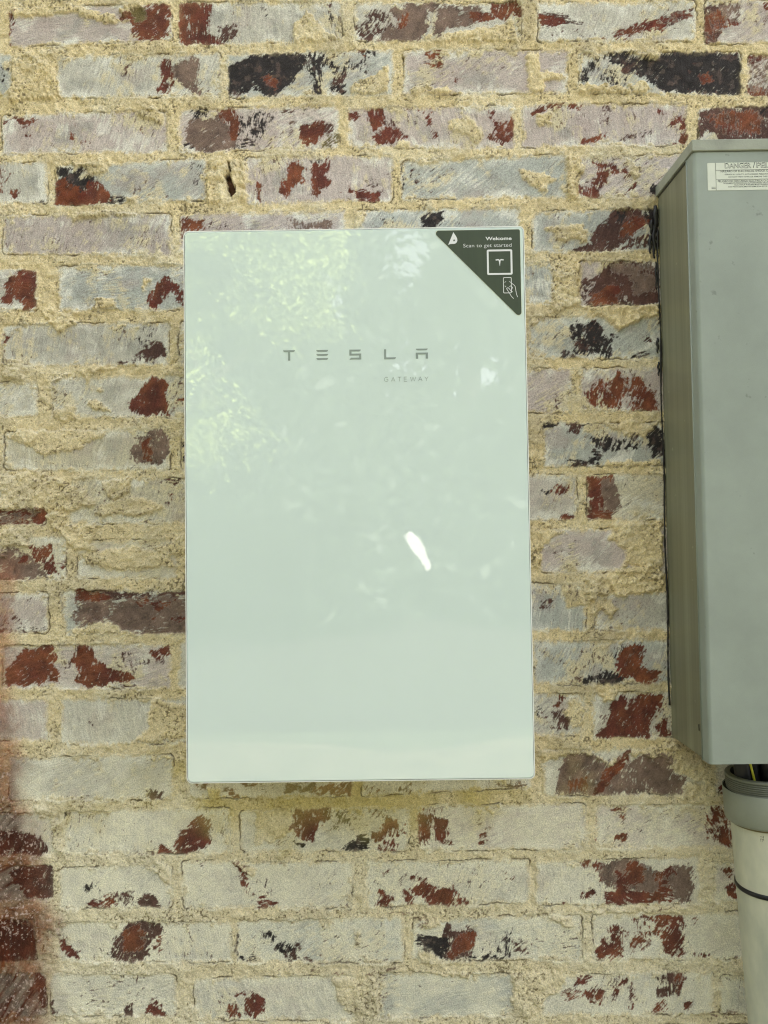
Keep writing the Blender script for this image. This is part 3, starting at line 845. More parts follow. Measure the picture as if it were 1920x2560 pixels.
Y 3 0 -336,716 -319,727 -296,728 -303,718 -321,712 -334,703
Y 2 0 -496,721 -420,727 -354,712 -321,700 -365,697 -398,713 -443,709 -487,710
Y 2.5 0 -315,574 -271,569 -270,558 -280,551 -297,560 -310,565
Y 3 0 -412,495 -355,497 -368,486 -394,488
Y 2 0 -385,499 -341,501 -355,483 -377,475 -385,479
Y 3.5 0 -212,497 -187,505 -159,491 -157,438 -184,429 -212,436 -214,465
Y 3 0 -331,445 -313,447 -313,436 -328,435
Y 3 0 -414,422 -355,423 -315,420 -377,415 -403,413
Y 3 0 -492,660 -427,659 -425,587 -496,586 -491,627
Y 3 0 -89,694 -69,712 -62,705 -49,689 -23,670 -41,664 -87,665
Y 2 0 45,629 25,618 -2,605 -11,588 44,588 47,609
Y 2 0 77,597 132,596 150,589 77,586
Y 2 0 129,549 160,553 182,528 173,517 147,531 129,538
Y 2 0 76,493 102,491 124,491 109,485 87,486
Y 3 0 59,521 72,521 76,510 54,509
Y 2 0 189,683 224,691 233,659 100,662 145,679
Y 3 0 -4,420 13,422 9,406 -4,395
Y 2 0 243,648 261,648 267,618 298,616 297,604 267,605 271,587 244,587
Y 3 0 393,643 437,640 430,631 406,634
Y 3 0 317,597 396,594 409,603 420,593 415,582 317,584
Y 2 0 257,556 279,558 278,538 258,536
Y 3.5 0 297,495 315,495 325,477 314,455 311,432 298,433
Y 1.5 0 220,481 285,462 263,442 233,465
Y 2 0 391,482 408,478 395,458 386,467
Y 2 0 266,391 319,397 323,372 284,373
Y 2.5 0 -454,288 -395,282 -403,265 -425,253 -434,263
Y 2.5 0 -377,207 -340,202 -377,194 -386,181 -395,194 -412,193 -425,182 -434,186
Y 2.5 0 -373,302 -346,299 -342,284 -377,284
Y 2 0 -307,330 -296,327 -298,316 -307,312
Y 4 0 -499,207 -486,218 -475,211 -473,196 -469,189 -486,185 -504,190
Y 2 0 -379,172 -366,174 -364,168 -375,166
Y 2 0 -386,157 -369,157 -353,141 -373,142
Y 2.5 0 -412,149 -401,146 -399,129 -414,125 -432,129 -434,142
Y 3 0 -495,108 -473,119 -454,110 -456,97 -469,91 -478,102
Y 1.5 0 -501,109 -399,116 -356,109 -399,87 -443,77 -486,100
Y 3.5 0 -508,52 -454,58 -417,42 -386,24 -369,11 -399,-1 -443,-1 -508,4
Y 3 0 -369,43 -321,45 -325,25 -339,17 -356,19
Y 2 0 -369,11 -312,19 -269,5 -313,-9 -378,-8
Y 3.5 0 272,334 313,338 312,280 292,274 279,265 268,277 271,290 278,314
Y 4 0 310,278 421,279 420,263 394,257 366,243 355,251 338,266
Y 2 0 242,255 255,264 281,263 259,259
Y 1.5 0 342,59 424,62 421,52 341,51
Y 3 0 235,119 256,113 260,78 255,52 233,46
Y 1.5 0 330,114 378,117 421,112 397,91 373,98
Y 3 0 -443,-5 -410,-1 -412,-21 -369,-19 -378,-45 -369,-58 -404,-55 -415,-38 -432,-25
Y 3.5 0 -508,-28 -486,-24 -469,-42 -464,-46 -495,-50 -499,-63 -508,-63
Y 2 0 -399,-58 -313,-50 -270,-64 -259,-81 -335,-85 -386,-77
Y 3 0 -291,-55 -246,-32 -246,-64 -274,-67
Y 1.5 0 -292,-261 -249,-272 -247,-321 -325,-322 -303,-303
Y 2 0 -378,-153 -348,-155 -318,-172 -404,-172 -415,-163 -387,-161
Y 3 0 234,-30 281,-39 253,-58 248,-91 233,-92
Y 2.5 0 348,-29 419,-26 420,-95 364,-88 369,-64 343,-51
Y 3.5 0 312,-106 368,-88 420,-86 419,-121 372,-129 329,-126 315,-145 311,-137
Y 3 0 314,-132 337,-135 356,-146 345,-161 335,-150 324,-156 315,-152
Y 1.5 0 282,-115 312,-119 311,-141 283,-145
Y 1.5 0 274,-290 291,-269 304,-280 303,-311 290,-311
Y 2 0 317,-261 356,-259 342,-274 330,-276
Y 2.5 0 238,-340 311,-343 340,-359 375,-342 439,-334 479,-369 459,-390 438,-377 417,-355 366,-350 340,-363 302,-345 247,-357
Y 3 0 -464,-405 -428,-410 -426,-423 -453,-426
Y 2.5 0 -436,-427 -421,-431 -417,-471 -434,-467
Y 2 0 -293,-485 -270,-490 -270,-519 -280,-519 -289,-502
Y 2.5 0 -218,-387 -203,-389 -199,-404 -216,-404
Y 2 0 -186,-487 -152,-496 -153,-508 -165,-504
Y 1.5 0 -152,-420 -100,-416 -101,-446 -127,-462 -152,-466
Y 3 0 72,-616 84,-610 95,-618 97,-628 76,-628
Y 2.5 0 89,-566 105,-570 93,-582 64,-584
Y 1.5 0 -17,-585 -6,-583 -11,-606 -17,-604
Y 2 0 -52,-649 14,-646 15,-698 -23,-698 -44,-672
Y 2 0 97,-641 143,-643 139,-648 101,-649
Y 2.5 0 429,-400 449,-387 480,-394 497,-415 458,-421 429,-410
Y 2 0 251,-568 285,-566 280,-585 263,-578
Y 2 0 293,-556 455,-555 454,-566 348,-565 302,-564
Y 2 0 198,-644 273,-637 270,-660 240,-680 229,-701 197,-704
Y 1.5 0 456,-490 482,-499 478,-552 459,-549
X 1 0 -189,474 -181,477 -179,465 -172,457 -175,446 -182,444 -184,460
X 1 0 -182,492 -179,491 -179,478 -181,478"""
YW = 0.160
rng = np.random.default_rng(7)
TAB = rng.random((512, 512)).astype(np.float32)*2-1
def vn(x, z, seed=0):
    x = x + seed*37.17; z = z + seed*91.7
    xi = np.floor(x); zi = np.floor(z)
    fx = x-xi; fz = z-zi
    xi = xi.astype(np.int32) & 511; zi = zi.astype(np.int32) & 511
    x1 = (xi+1) & 511; z1 = (zi+1) & 511
    fx = fx*fx*(3-2*fx); fz = fz*fz*(3-2*fz)
    a = TAB[zi, xi]; b = TAB[zi, x1]; c = TAB[z1, xi]; d = TAB[z1, x1]
    a = a+(b-a)*fx; c = c+(d-c)*fx
    return a+(c-a)*fz
def fbm(x, z, s, o=3, seed=0, g=0.55):
    r = 0; a = 1; t = 0
    for i in range(o):
        r = r+vn(x/s, z/s, seed+i*5+1)*a; t += a; a *= g; s *= 0.47
    return r/t*1.5
def sst(a, b, x):
    t = np.clip((x-a)/(b-a), 0, 1)
    return t*t*(3-2*t)
def axis(lo, hi, f0, f1, step, big):
    core = np.arange(f0, f1, step)
    L = []; p = f0; s = step
    while p > lo: s = min(s*1.25, big); p -= s; L.append(p)
    R = []; p = core[-1]; s = step
    while p < hi: s = min(s*1.25, big); p += s; R.append(p)
    return np.array(L[::-1]+list(core)+R, dtype=np.float32)
STEP = 1.0
xs = axis(-1700, 1700, -570, 640, STEP, 9)
zs = axis(-1350, 1650, -770, 790, STEP, 9)
X, Z = np.meshgrid(xs, zs)
nz, nx = X.shape
wx = X + 1.8*fbm(X, Z, 14, 3, 11) + 0.8*vn(X/2.4, Z/2.4, 13)
wz = Z + 1.8*fbm(X, Z, 14, 3, 17) + 0.8*vn(X/2.4, Z/2.4, 19)

def win(pts, pad):
    p = np.array(pts, dtype=np.float32)
    i0, i1 = np.searchsorted(xs, [p[:,0].min()-pad, p[:,0].max()+pad])
    j0, j1 = np.searchsorted(zs, [p[:,1].min()-pad, p[:,1].max()+pad])
    if i1 <= i0 or j1 <= j0: return None
    return slice(j0, j1), slice(i0, i1)
def sdpoly(pts, x, z):
    p = np.array(pts, dtype=np.float32)
    d = np.full(x.shape, 1e9, np.float32); ins = np.zeros(x.shape, bool)
    for i in range(len(p)):
        a = p[i]; b = p[(i+1) % len(p)]
        e = b-a; L = float(e@e)
        if L < 1e-6: continue
        t = np.clip(((x-a[0])*e[0]+(z-a[1])*e[1])/L, 0, 1)
        d = np.minimum(d, np.hypot(x-a[0]-t*e[0], z-a[1]-t*e[1]))
        c = (a[1] > z) != (b[1] > z)
        if abs(e[1]) > 1e-6: ins ^= c & (x < a[0]+(z-a[1])*e[0]/e[1])
    return np.where(ins, d, -d)

rows = {}
for l in BRICKS.split('\n'):
    t = l.split()
    rows.setdefault(int(t[0][:-1]), []).append((t[0][-1], [tuple(map(float, q.split(','))) for q in t[1:]]))
auto = []
rr = np.random.default_rng(3)
PX = 253.0
for r, bl in list(rows.items()):
    bl.sort(key=lambda b: b[1][0][0])
    q = bl[0][1]; x = q[0][0]
    zt = (q[0][1]+q[1][1])/2; zb = (q[2][1]+q[3][1])/2
    while x > -1750:
        w = 238+rr.normal()*4
        auto.append((rr.choice(list('wwpgy')), [(x-15-w, zt+3), (x-15, zt+2), (x-15, zb+1), (x-15-w, zb+2)])); x -= 15+w
    q = bl[-1][1]; x = q[1][0]
    zt = q[1][1]; zb = q[2][1]
    while x < 1750:
        w = 238+rr.normal()*4
        auto.append((rr.choice(list('wwpgy')), [(x+15, zt), (x+15+w, zt-2), (x+15+w, zb-2), (x+15, zb)])); x += 15+w
zt0 = rows[1][1][1][0][1]
for k in list(range(-11, 0))+list(range(21, 28)):
    z = zt0-(k-1)*75.9
    x = -1750+(k % 2)*126+rr.normal()*6
    while x < 1750:
        w = 238+rr.normal()*4
        auto.append((rr.choice(list('wwpgy')), [(x, z+2), (x+w, z), (x+w, z-60), (x, z-58)])); x += 15+w
allb = [b for bl in rows.values() for b in bl]+auto

SD = np.full(X.shape, -30, np.float32)          # distance inside a brick's outline
TINT = np.zeros(X.shape+(3,), np.float32)
TINT[:] = (0.42, 0.40, 0.33)
BH = np.zeros(X.shape, np.float32)
BA = np.zeros(X.shape, np.float32)              # brush angle
tints = {'w': (0.52, 0.505, 0.435), 'p': (0.50, 0.435, 0.40), 'g': (0.41, 0.43, 0.395), 'y': (0.55, 0.51, 0.38)}
for t, q in allb:
    s = win(q, 14)
    if s is None: continue
    x = wx[s]; z = wz[s]
    c = np.array(q, dtype=np.float32)
    # rounded outline: distance to the shrunken quad, minus the radius
    ctr = c.mean(0); R = 5.0
    sh = c + np.sign(ctr-c)*R
    d = np.full(x.shape, 1e9, np.float32)
    sd = sdpoly([tuple(p) for p in sh], x, z)+R
    cur = SD[s]; k = sd > cur
    SD[s] = np.where(k, sd, cur)
    f = (k & (sd > -8))
    col = np.array(tints[t])*(1+rr.normal()*0.05)
    TINT[s][f] = col*1.06
    BH[s][f] = (rr.normal()*0.5+(x-ctr[0])/120*rr.normal()*0.5)[f]
    BA[s][f] = math.radians(rr.choice([60, 65, 50, 75, 30, 100, 10])+rr.normal()*6)

inside = sst(-1.6, 1.6, SD)
# brush texture on the whitewash, along the brick's own brush angle
ca = np.cos(BA); sa = np.sin(BA)
warp = 10*fbm(X, Z, 85, 2, 31)
u = X*ca+Z*sa; v = -X*sa+Z*ca+warp
brush = fbm(u/9, v, 1.5, 2, 41)
brush2 = fbm(u/7, v, 4.0, 2, 43)
gu = X*0.8+Z*0.6; gv = Z*0.8-X*0.6
grain = vn(gu/2.1, gv/2.1, 51)*0.6+vn(gu/4.3, gv/4.3, 53)*0.5
lump = fbm(X, Z, 9, 3, 61)
big = fbm(X, Z, 45, 3, 67)
huge = fbm(X, Z, 170, 2, 71)

M = {}
def field(k):
    if k not in M: M[k] = np.zeros(X.shape, np.float32)
    return M[k]
SM = np.zeros(X.shape, np.float32); SH = np.zeros(X.shape, np.float32)
def patch(kind, dens, ang, pts, seed):
    s = win(pts, 9 if kind != 'Y' else 14)
    if s is None: return
    x = wx[s]; z = wz[s]
    sd = sdpoly(pts, x, z)
    if kind == 'Y':
        n = lump[s]*3.5+grain[s]*0.8
        m = sst(-2.5, 2.5, sd+n)
        SM[s] = np.maximum(SM[s], m)
        edge = sst(-1.0, 4.0, sd+n)
        SH[s] = np.maximum(SH[s], edge*dens*1.35*(1.0+0.35*lump[s]))
        return
    a = math.radians(ang+((seed*37) % 50-25))
    xx = X[s]; zz = Z[s]
    uu = xx*math.cos(a)+zz*math.sin(a); vv = -xx*math.sin(a)+zz*math.cos(a)+5*vn(xx/25, zz/25, seed)
    n = fbm(uu/8, vv, 1.5, 3, seed % 23)*0.62+fbm(xx, zz, 3.6, 3, seed % 31)*0.55+fbm(xx, zz, 14, 2, seed % 37)*0.35
    val = n*0.95+(2*dens-1)*0.95+0.05+np.minimum(sd/5.5, 0)*1.15-(1-np.clip(sd/8, 0, 1))*0.40
    val = val+0.22*fbm(xx, zz, 6.5, 2, seed % 17)
    m = sst(-0.22, 0.34, val)
    scr = sst(0.62, 0.85, fbm(uu/14, vv, 1.2, 2, seed % 29)*0.8+0.35*n)
    m *= 1-0.8*scr*sst(0.0, 0.5, fbm(xx, zz, 17, 2, seed % 41))
    if kind == 'X':
        m = sst(-1.2, 0.6, sd+0.8*grain[s]); SH[s] -= m*11; SM[s] = np.maximum(SM[s], m)
    F = field(kind)
    F[s] = np.maximum(F[s], m)
    if kind != 'W':
        for o in M:
            if o != kind and kind in 'RO': M[o][s] *= (1-m*0.9)
            if o != kind and kind in 'M': M[o][s] *= (1-m)
pl = []
for l in PATCH.split('\n'):
    t = l.split()
    pl.append((t[0], float(t[1]), float(t[2]), [tuple(map(float, q.split(','))) for q in t[3:]]))
for t, q in auto:
    c = np.array(q); w = c[1,0]-c[0,0]; h = c[0,1]-c[3,1]
    for k in range(rr.integers(0, 4)):
        cx = c[0,0]+w*rr.random(); cz = c[3,1]+h*rr.random()
        n = rr.integers(5, 9); rad = rr.uniform(8, 34)
        pts = []
        for i in range(n):
            a = 2*math.pi*i/n; r = rad*rr.uniform(0.5, 1.3)
            pts.append((min(max(cx+r*1.5*math.cos(a), c[0,0]+2), c[1,0]-2), min(max(cz+r*0.7*math.sin(a), c[3,1]+2), c[0,1]-2)))
        pl.append((rr.choice(list('RRDKM')), rr.choice([0.5, 0.7, 0.9]), rr.choice([30, 60, 80]), pts))
for i, (k, d, a, p) in enumerate(pl): patch(k, d, a, p, 100+i)

# small flecks of bare brick scattered over the whitewash
fl = fbm(u/3, v, 2.2, 3, 81)+0.5*big
fleck = sst(0.93, 1.05, fl)*inside
D = field('D'); np.maximum(D, fleck*0.8, out=D)
# mortar spreading over brick edges
creep = sst(-0.1, 0.9, lump*1.5+big*1.5+0.5*grain-np.clip(SD, 0, 60)/6.5)*inside
pat = np.zeros(X.shape, np.float32)
for k in M:
    if k != 'Q': pat = np.maximum(pat, M[k])
SMr = np.maximum(SM, creep*(1-pat*0.9))
mort = np.maximum(1-inside, SMr)
film = sst(0.05, 1.0, big+0.6*lump+0.35*brush)*0.62     # thin cream film on the faces

# height in mm, positive towards the viewer
hb = BH+0.35*big+0.22*brush+0.12*grain+0.25*lump-0.45*pat*inside
joint = 0.5+1.8*huge+2.1*big+1.5*lump+0.6*grain
gap = (1-sst(0.0, 1.3, np.abs(SD+0.8)))*sst(0.30, 0.75, fbm(X, Z, 30, 2, 91)+0.1)*(1-SM)
H = hb*(1-mort)+mort*np.where(inside > 0.5, hb+0.9+0.5*lump+0.5*grain, joint)+SH*SM-gap*2.6
H = H.astype(np.float32)

def C3(*c): return np.array(c, dtype=np.float32)
def mixc(A, B, t): return A+(B-A)*t[..., None]
col = TINT*(1+0.13*brush*sst(-0.7, 0.5, big+lump)+0.09*brush2+0.09*grain)[..., None]
cloud = fbm(X, Z, 34, 3, 95)
red_wash = sst(0.0, 1.0, fbm(X, Z, 38, 3, 97)+0.2*brush2)
col = mixc(col, C3(0.40, 0.315, 0.29), red_wash*0.5)
col = mixc(col, C3(0.27, 0.27, 0.25), sst(0.1, 0.95, cloud+0.35*brush)*0.60*sst(4, 16, SD))
# thicker, whiter paint towards the brick's edges and in brushed clouds
rim = 1-sst(2, 15, SD+7*lump)
col = mixc(col, C3(0.78, 0.775, 0.69), np.clip(rim*0.8*sst(-0.5, 0.5, cloud+0.5*lump)+sst(0.2, 1.0, fbm(X, Z, 26, 3, 99)+0.5*brush)*0.65, 0, 0.9))
fleckc = sst(0.35, 0.9, fbm(u/5, v, 1.6, 2, 45)+0.4*big)
col = mixc(col, C3(0.25, 0.225, 0.20), fleckc*0.50)
low = sst(-300, -470, Z+60*big)
leftz = sst(-180, -330, X)*sst(250, 120, Z)
col = mixc(col, C3(0.65, 0.575, 0.37), np.clip(film*1.35*(1+0.3*grain), 0, 0.9))
col = mixc(col, C3(0.83, 0.795, 0.62), np.clip(low*0.66+0.15*leftz+0.05, 0, 1)*(0.85+0.35*cloud+0.25*lump+0.12*brush).clip(0, 1.25))
hv = sst(-0.6, 0.8, fbm(X, Z, 30, 3, 103))[..., None]
base = {'X': C3(0.06, 0.022, 0.008), 'R': C3(0.115, 0.026, 0.016)*(1-hv)+C3(0.185, 0.055, 0.022)*hv, 'D': C3(0.085, 0.038, 0.030), 'K': C3(0.030, 0.027, 0.027),
        'M': C3(0.185, 0.125, 0.098), 'O': C3(0.15, 0.12, 0.045), 'W': C3(0.45, 0.44, 0.38)}
rv = (1+0.36*fbm(X, Z, 12, 3, 101)+0.14*grain+0.12*brush)[..., None]
M['K'], kd = M['K']*(1-0.55*sst(0.2, 0.7, fbm(X, Z, 9, 3, 107))), M['K']
M['D'] = np.maximum(M['D'], kd*0.9)
for k in ['D', 'K', 'M', 'R', 'O', 'W', 'X']:
    if k in M: col = mixc(col, base[k]*rv, M[k]*0.97)
mcol = C3(0.70, 0.585, 0.34)*(1+0.20*grain+0.10*lump)[..., None]
mcol = mixc(mcol, C3(0.46, 0.395, 0.25), sst(-0.1, 1.0, big+0.5*huge+0.4*lump)*0.7)
mcol = mixc(mcol, C3(0.76, 0.67, 0.44), sst(0.3, 1.0, lump+0.6*grain)*0.6)
pits = sst(0.52, 0.9, fbm(X, Z, 2.2, 2, 111)+0.45*fbm(X, Z, 26, 2, 113)-0.06)
mcol = mixc(mcol, C3(0.13, 0.105, 0.06), pits*0.8)
ww = sst(-0.1, 1.1, fbm(X, Z, 60, 3, 117)+0.5*brush)*0.5
mcol = mixc(mcol, C3(0.76, 0.70, 0.51), np.clip(ww+(low*0.50+leftz*0.2)*(1-pits), 0, 0.85))
yglow = sst(0, 1, 1.15-np.hypot((X+60)/330, (Z+395)/75)+0.4*big)  # yellow glow below the enclosure, painted into the wall colour
mcol = mixc(mcol, C3(0.52, 0.42, 0.10), yglow*0.65)
col = mixc(col, C3(0.56, 0.48, 0.17), yglow*0.40)
H -= pits*mort*0.8
mc = np.maximum(1-sst(-3.2, 4.2, SD+3.4*lump+1.6*brush+2.0*big), SMr)
mc = np.where(SH < -3, mort*0, mc)
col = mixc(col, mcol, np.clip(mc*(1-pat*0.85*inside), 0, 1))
col = mixc(col, C3(0.05, 0.035, 0.02), gap*0.85)
if 'Q' in M: col = mixc(col, C3(0.15, 0.075, 0.05)*rv, M['Q']*0.75)
# soft-edged red-brown tint along the lower left of the wall, deeper towards the bottom
xe = np.interp(Z, [-724, -550, -466, -365, -242, -74], [-404, -408, -436, -450, -466, -476])
wd = np.interp(Z, [-724, -365, -74], [62, 48, 30])
st = sst(0, 1, (xe-X+12*big+6*lump)/wd)*np.interp(Z, [-520, -365, -90, -50], [1, 0.85, 0.6, 0])*(1-sst(-560, -690, X))
dp = np.clip(sst(-230, -500, Z)*0.85+sst(-455, -500, X)*0.35, 0, 1)[..., None]
edge_tint = mixc((C3(0.55, 0.245, 0.13)*(1-dp)+C3(0.155, 0.048, 0.014)*dp)*rv, (C3(0.38, 0.13, 0.065)*(1-dp)+C3(0.065, 0.013, 0.005)*dp)*rv, (1-mort)*0.9)
col = mixc(col, edge_tint, np.clip(st, 0, 1)*(0.88+0.12*brush2.clip(-1, 1)))
speck = sst(0.60, 0.85, fbm(X, Z, 2.6, 2, 131)+0.25*big)*sst(0.1, 0.6, st)*sst(-200, -420, Z)
col = mixc(col, C3(0.55, 0.42, 0.36), speck*0.8)
col = np.clip(col, 0.005, 0.85)

# no wall surface is modelled inside the footprint of the enclosure body that covers it
idx = np.arange(nx*nz, dtype=np.int32).reshape(nz, nx)
a = idx[:-1, :-1]; b = idx[:-1, 1:]; c = idx[1:, 1:]; d = idx[1:, :-1]
keep = ~((X[:-1, :-1] > -185) & (X[1:, 1:] < 185) & (Z[:-1, :-1] > -310) & (Z[1:, 1:] < 310))
F = np.stack([a[keep], b[keep], c[keep], d[keep]], -1)
V = np.stack([X/1000, YW-H/1000, Z/1000+ZP], -1).reshape(-1, 3)
wm = bpy.data.materials.new('whitewashed_brick')
wm.use_nodes = True
nt = wm.node_tree
pb = nt.nodes['Principled BSDF']
at = nt.nodes.new('ShaderNodeAttribute'); at.attribute_name = 'paint'
tc = nt.nodes.new('ShaderNodeTexCoord')
n1 = nt.nodes.new('ShaderNodeTexNoise'); n1.inputs['Scale'].default_value = 620; n1.inputs['Detail'].default_value = 4
nt.links.new(tc.outputs['Object'], n1.inputs['Vector'])
mr = nt.nodes.new('ShaderNodeMapRange')
mr.inputs[1].default_value = 0.25; mr.inputs[2].default_value = 0.75; mr.inputs[3].default_value = 0.68; mr.inputs[4].default_value = 1.28
nt.links.new(n1.outputs['Fac'], mr.inputs[0])
mu = nt.nodes.new('ShaderNodeVectorMath'); mu.operation = 'SCALE'
nt.links.new(at.outputs['Color'], mu.inputs[0]); nt.links.new(mr.outputs[0], mu.inputs['Scale'])
nt.links.new(mu.outputs[0], pb.inputs['Base Color'])
bp = nt.nodes.new('ShaderNodeBump'); bp.inputs['Distance'].default_value = 0.0009; bp.inputs['Strength'].default_value = 1.0
nt.links.new(n1.outputs['Fac'], bp.inputs['Height']); nt.links.new(bp.outputs[0], pb.inputs['Normal'])
pb.inputs['Roughness'].default_value = 0.85
pb.inputs['Specular IOR Level'].default_value = 0.25
wall = np_mesh('brick_wall', V, F, wm, smooth=True)
ca_ = wall.data.color_attributes.new('paint', 'FLOAT_COLOR', 'POINT')
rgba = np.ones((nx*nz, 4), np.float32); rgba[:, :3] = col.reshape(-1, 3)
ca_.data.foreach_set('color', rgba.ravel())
wall['label'] = 'whitewashed red brick wall with smeared cream mortar behind the boxes'
wall['category'] = 'wall'
core = MB().box(-1.69, 1.69, YW+0.012, YW+0.24, 0.0, ZP+1.645).build('wall_backing', mat('backing_block', (0.3, 0.29, 0.27), 0.9, 0.3, 20), wall)
del X, Z, wx, wz, u, v, col, mcol, rgba, M, V, F

# ------------------------------------------------------------------ glass-fronted enclosure
m_alu = mat('pale_metal_rim', (0.86, 0.88, 0.84), 0.35)
m_seam = mat('seam', (0.36, 0.42, 0.39), 0.5)
m_glass = mat('white_glass', (0.69, 0.815, 0.765), 0.020, ior=1.68, noise=0.035, scale=5)
m_ink = mat('grey_ink', (0.28, 0.34, 0.31), 0.2)
m_film = mat('dark_green_film', (0.060, 0.080, 0.050), 0.30, noise=0.12, scale=160, stretch=(1, 1, 0.05))
m_white = mat('white_print', (0.78, 0.80, 0.80), 0.4)
E = empty('electrical_enclosure', (0, YW, ZP), 'white glass fronted electrical enclosure on the brick wall with a dark corner sticker', 'enclosure')
def local(o, e):                       # shapes are written in wall coordinates, then hung on the thing's base
    o.location = Vector((0, 0, ZP))-Vector(e.location)
    return o
PW, PH = 0.2057, 0.3301
body = MB().prism(rrect(-PW+0.006, PW-0.006, -PH+0.006, PH-0.006, 0.008), 0.010, YW+0.006)
local(body.build('body', m_alu, E, bevel=0.002), E)
fo = rrect(-PW, PW, -PH, PH, 0.0065); fi = rrect(-PW+0.0010, PW-0.0010, -PH+0.0010, PH-0.0010, 0.0055)
local(MB().ring(fo, fi, 0.0, 0.0095).build('front_rim', m_alu, E), E)
so = rrect(-PW+0.0011, PW-0.0011, -PH+0.0011, PH-0.0011, 0.0054)
local(MB().prism(so, 0.0022, 0.0092).build('seam_gasket', m_seam, E), E)
go = rrect(-PW+0.0017, PW-0.0017, -PH+0.0017, PH-0.0017, 0.0048)
glass = local(MB().prism(go, -0.0006, 0.0021).build('glass_cover', m_glass, E, bevel=0.0005), E)
YG = -0.0006

def curve_bar(x0, x1, zt, h, cut, top=True, side='both'):
    """a bar whose lower ends curve in, as in the lettering"""
    pts = []
    n = 5
    if side in ('both', 'left'):
        pts += [(x0+cut*math.sin(k/n*math.pi/2)**1.0*1.0, zt-h*(1-math.cos(k/n*math.pi/2))) for k in range(n+1)]
        pts = [(x0+cut*(1-math.cos(k/n*math.pi/2)), zt-h*math.sin(k/n*math.pi/2)) for k in range(n+1)]
    else:
        pts += [(x0, zt), (x0, zt-h)]
    if side in ('both', 'right'):
        pts += [(x1-cut*(1-math.cos(k/n*math.pi/2)), zt-h*math.sin(k/n*math.pi/2)) for k in range(n, -1, -1)]
    else:
        pts += [(x1, zt-h), (x1, zt)]
    return pts
q = 0.0142/112
def bar(mb, cx, zt, pts): mb.prism([(cx+(x-56)*q, zt-z*q) for x, z in pts], YG-0.00025, YG+0.0002)
mb = MB()
def cbar(cx, zt, x0, x1, z, h, side='both'): mb.prism([(cx+(x-56)*q, zt+zz*q) for x, zz in curve_bar(x0, x1, -z, h, 18, side=side)], YG-0.00025, YG+0.0002)
cx, zt = -0.0794, 0.1832
cbar(cx, zt, 0, 112, 0, 18)
bar(mb, cx, zt, [(46, 18), (46, 99), (67, 99), (67, 18)])
local(mb.build('letter', m_ink, E), E); mb = MB()
cx, zt = -0.0395, 0.1830
for z in (0, 38.5, 77): cbar(cx, zt, 0, 112, z, 18)
local(mb.build('letter', m_ink, E), E); mb = MB()
cx, zt = 0.0002, 0.1828
cbar(cx, zt, 0, 108, 0, 18, 'right')
bar(mb, cx, zt, [(0, 18), (0, 56), (20, 56), (20, 18)])
bar(mb, cx, zt, [(20, 38), (20, 56), (112, 56), (112, 38)])
bar(mb, cx, zt, [(92, 56), (92, 77), (112, 77), (112, 56)])
bar(mb, cx, zt, [(14, 77), (0, 95), (112, 95), (112, 77)])
local(mb.build('letter', m_ink, E), E); mb = MB()
cx, zt = 0.0418, 0.1826
bar(mb, cx, zt, [(0, 0), (0, 77), (20, 77), (20, 0)])
cbar(cx, zt, 0, 112, 77, 18, 'right')
local(mb.build('letter', m_ink, E), E); mb = MB()
cx, zt = 0.0800, 0.1828
cbar(cx, zt, 0, 112, 0, 16)
bar(mb, cx, zt, [(-2, 38), (-2, 56), (114, 56), (114, 38)])
bar(mb, cx, zt, [(-2, 56), (-2, 96), (20, 96), (20, 56)])
bar(mb, cx, zt, [(92, 56), (92, 96), (114, 96), (114, 56)])
local(mb.build('letter', m_ink, E), E)
# thin caption, drawn as strokes
mb = MB()
LET = {'G': [[(.92,.80),(.70,.97),(.45,1),(.2,.9),(.03,.65),(.03,.35),(.2,.1),(.45,0),(.72,.04),(.92,.2),(.92,.48),(.55,.48)]],
       'A': [[(0,0),(.46,1),(.92,0)],[(.18,.33),(.74,.33)]], 'T': [[(0,1),(.8,1)],[(.4,.97),(.4,0)]],
       'E': [[(.72,1),(.02,1),(.02,0),(.74,0)],[(.04,.52),(.66,.52)]], 'W': [[(0,1),(.36,0),(.68,.95),(1.0,0),(1.36,1)]],
       'Y': [[(0,1),(.42,.45),(.84,1)],[(.42,.45),(.42,0)]]}
hgt = 0.0051
for ch, x in (('G', 1058), ('A', 1124), ('T', 1186), ('E', 1244), ('W', 1303), ('A', 1380), ('Y', 1440)):
    x0 = 0.0345+(x-1058)/417*0.0530
    for st_ in LET[ch]:
        mb.stroke([(x0+a*hgt*0.95, 0.1437+b*hgt) for a, b in st_], 0.00042, YG-0.00025, YG+0.0002)
local(mb.build('caption', m_ink, E), E)

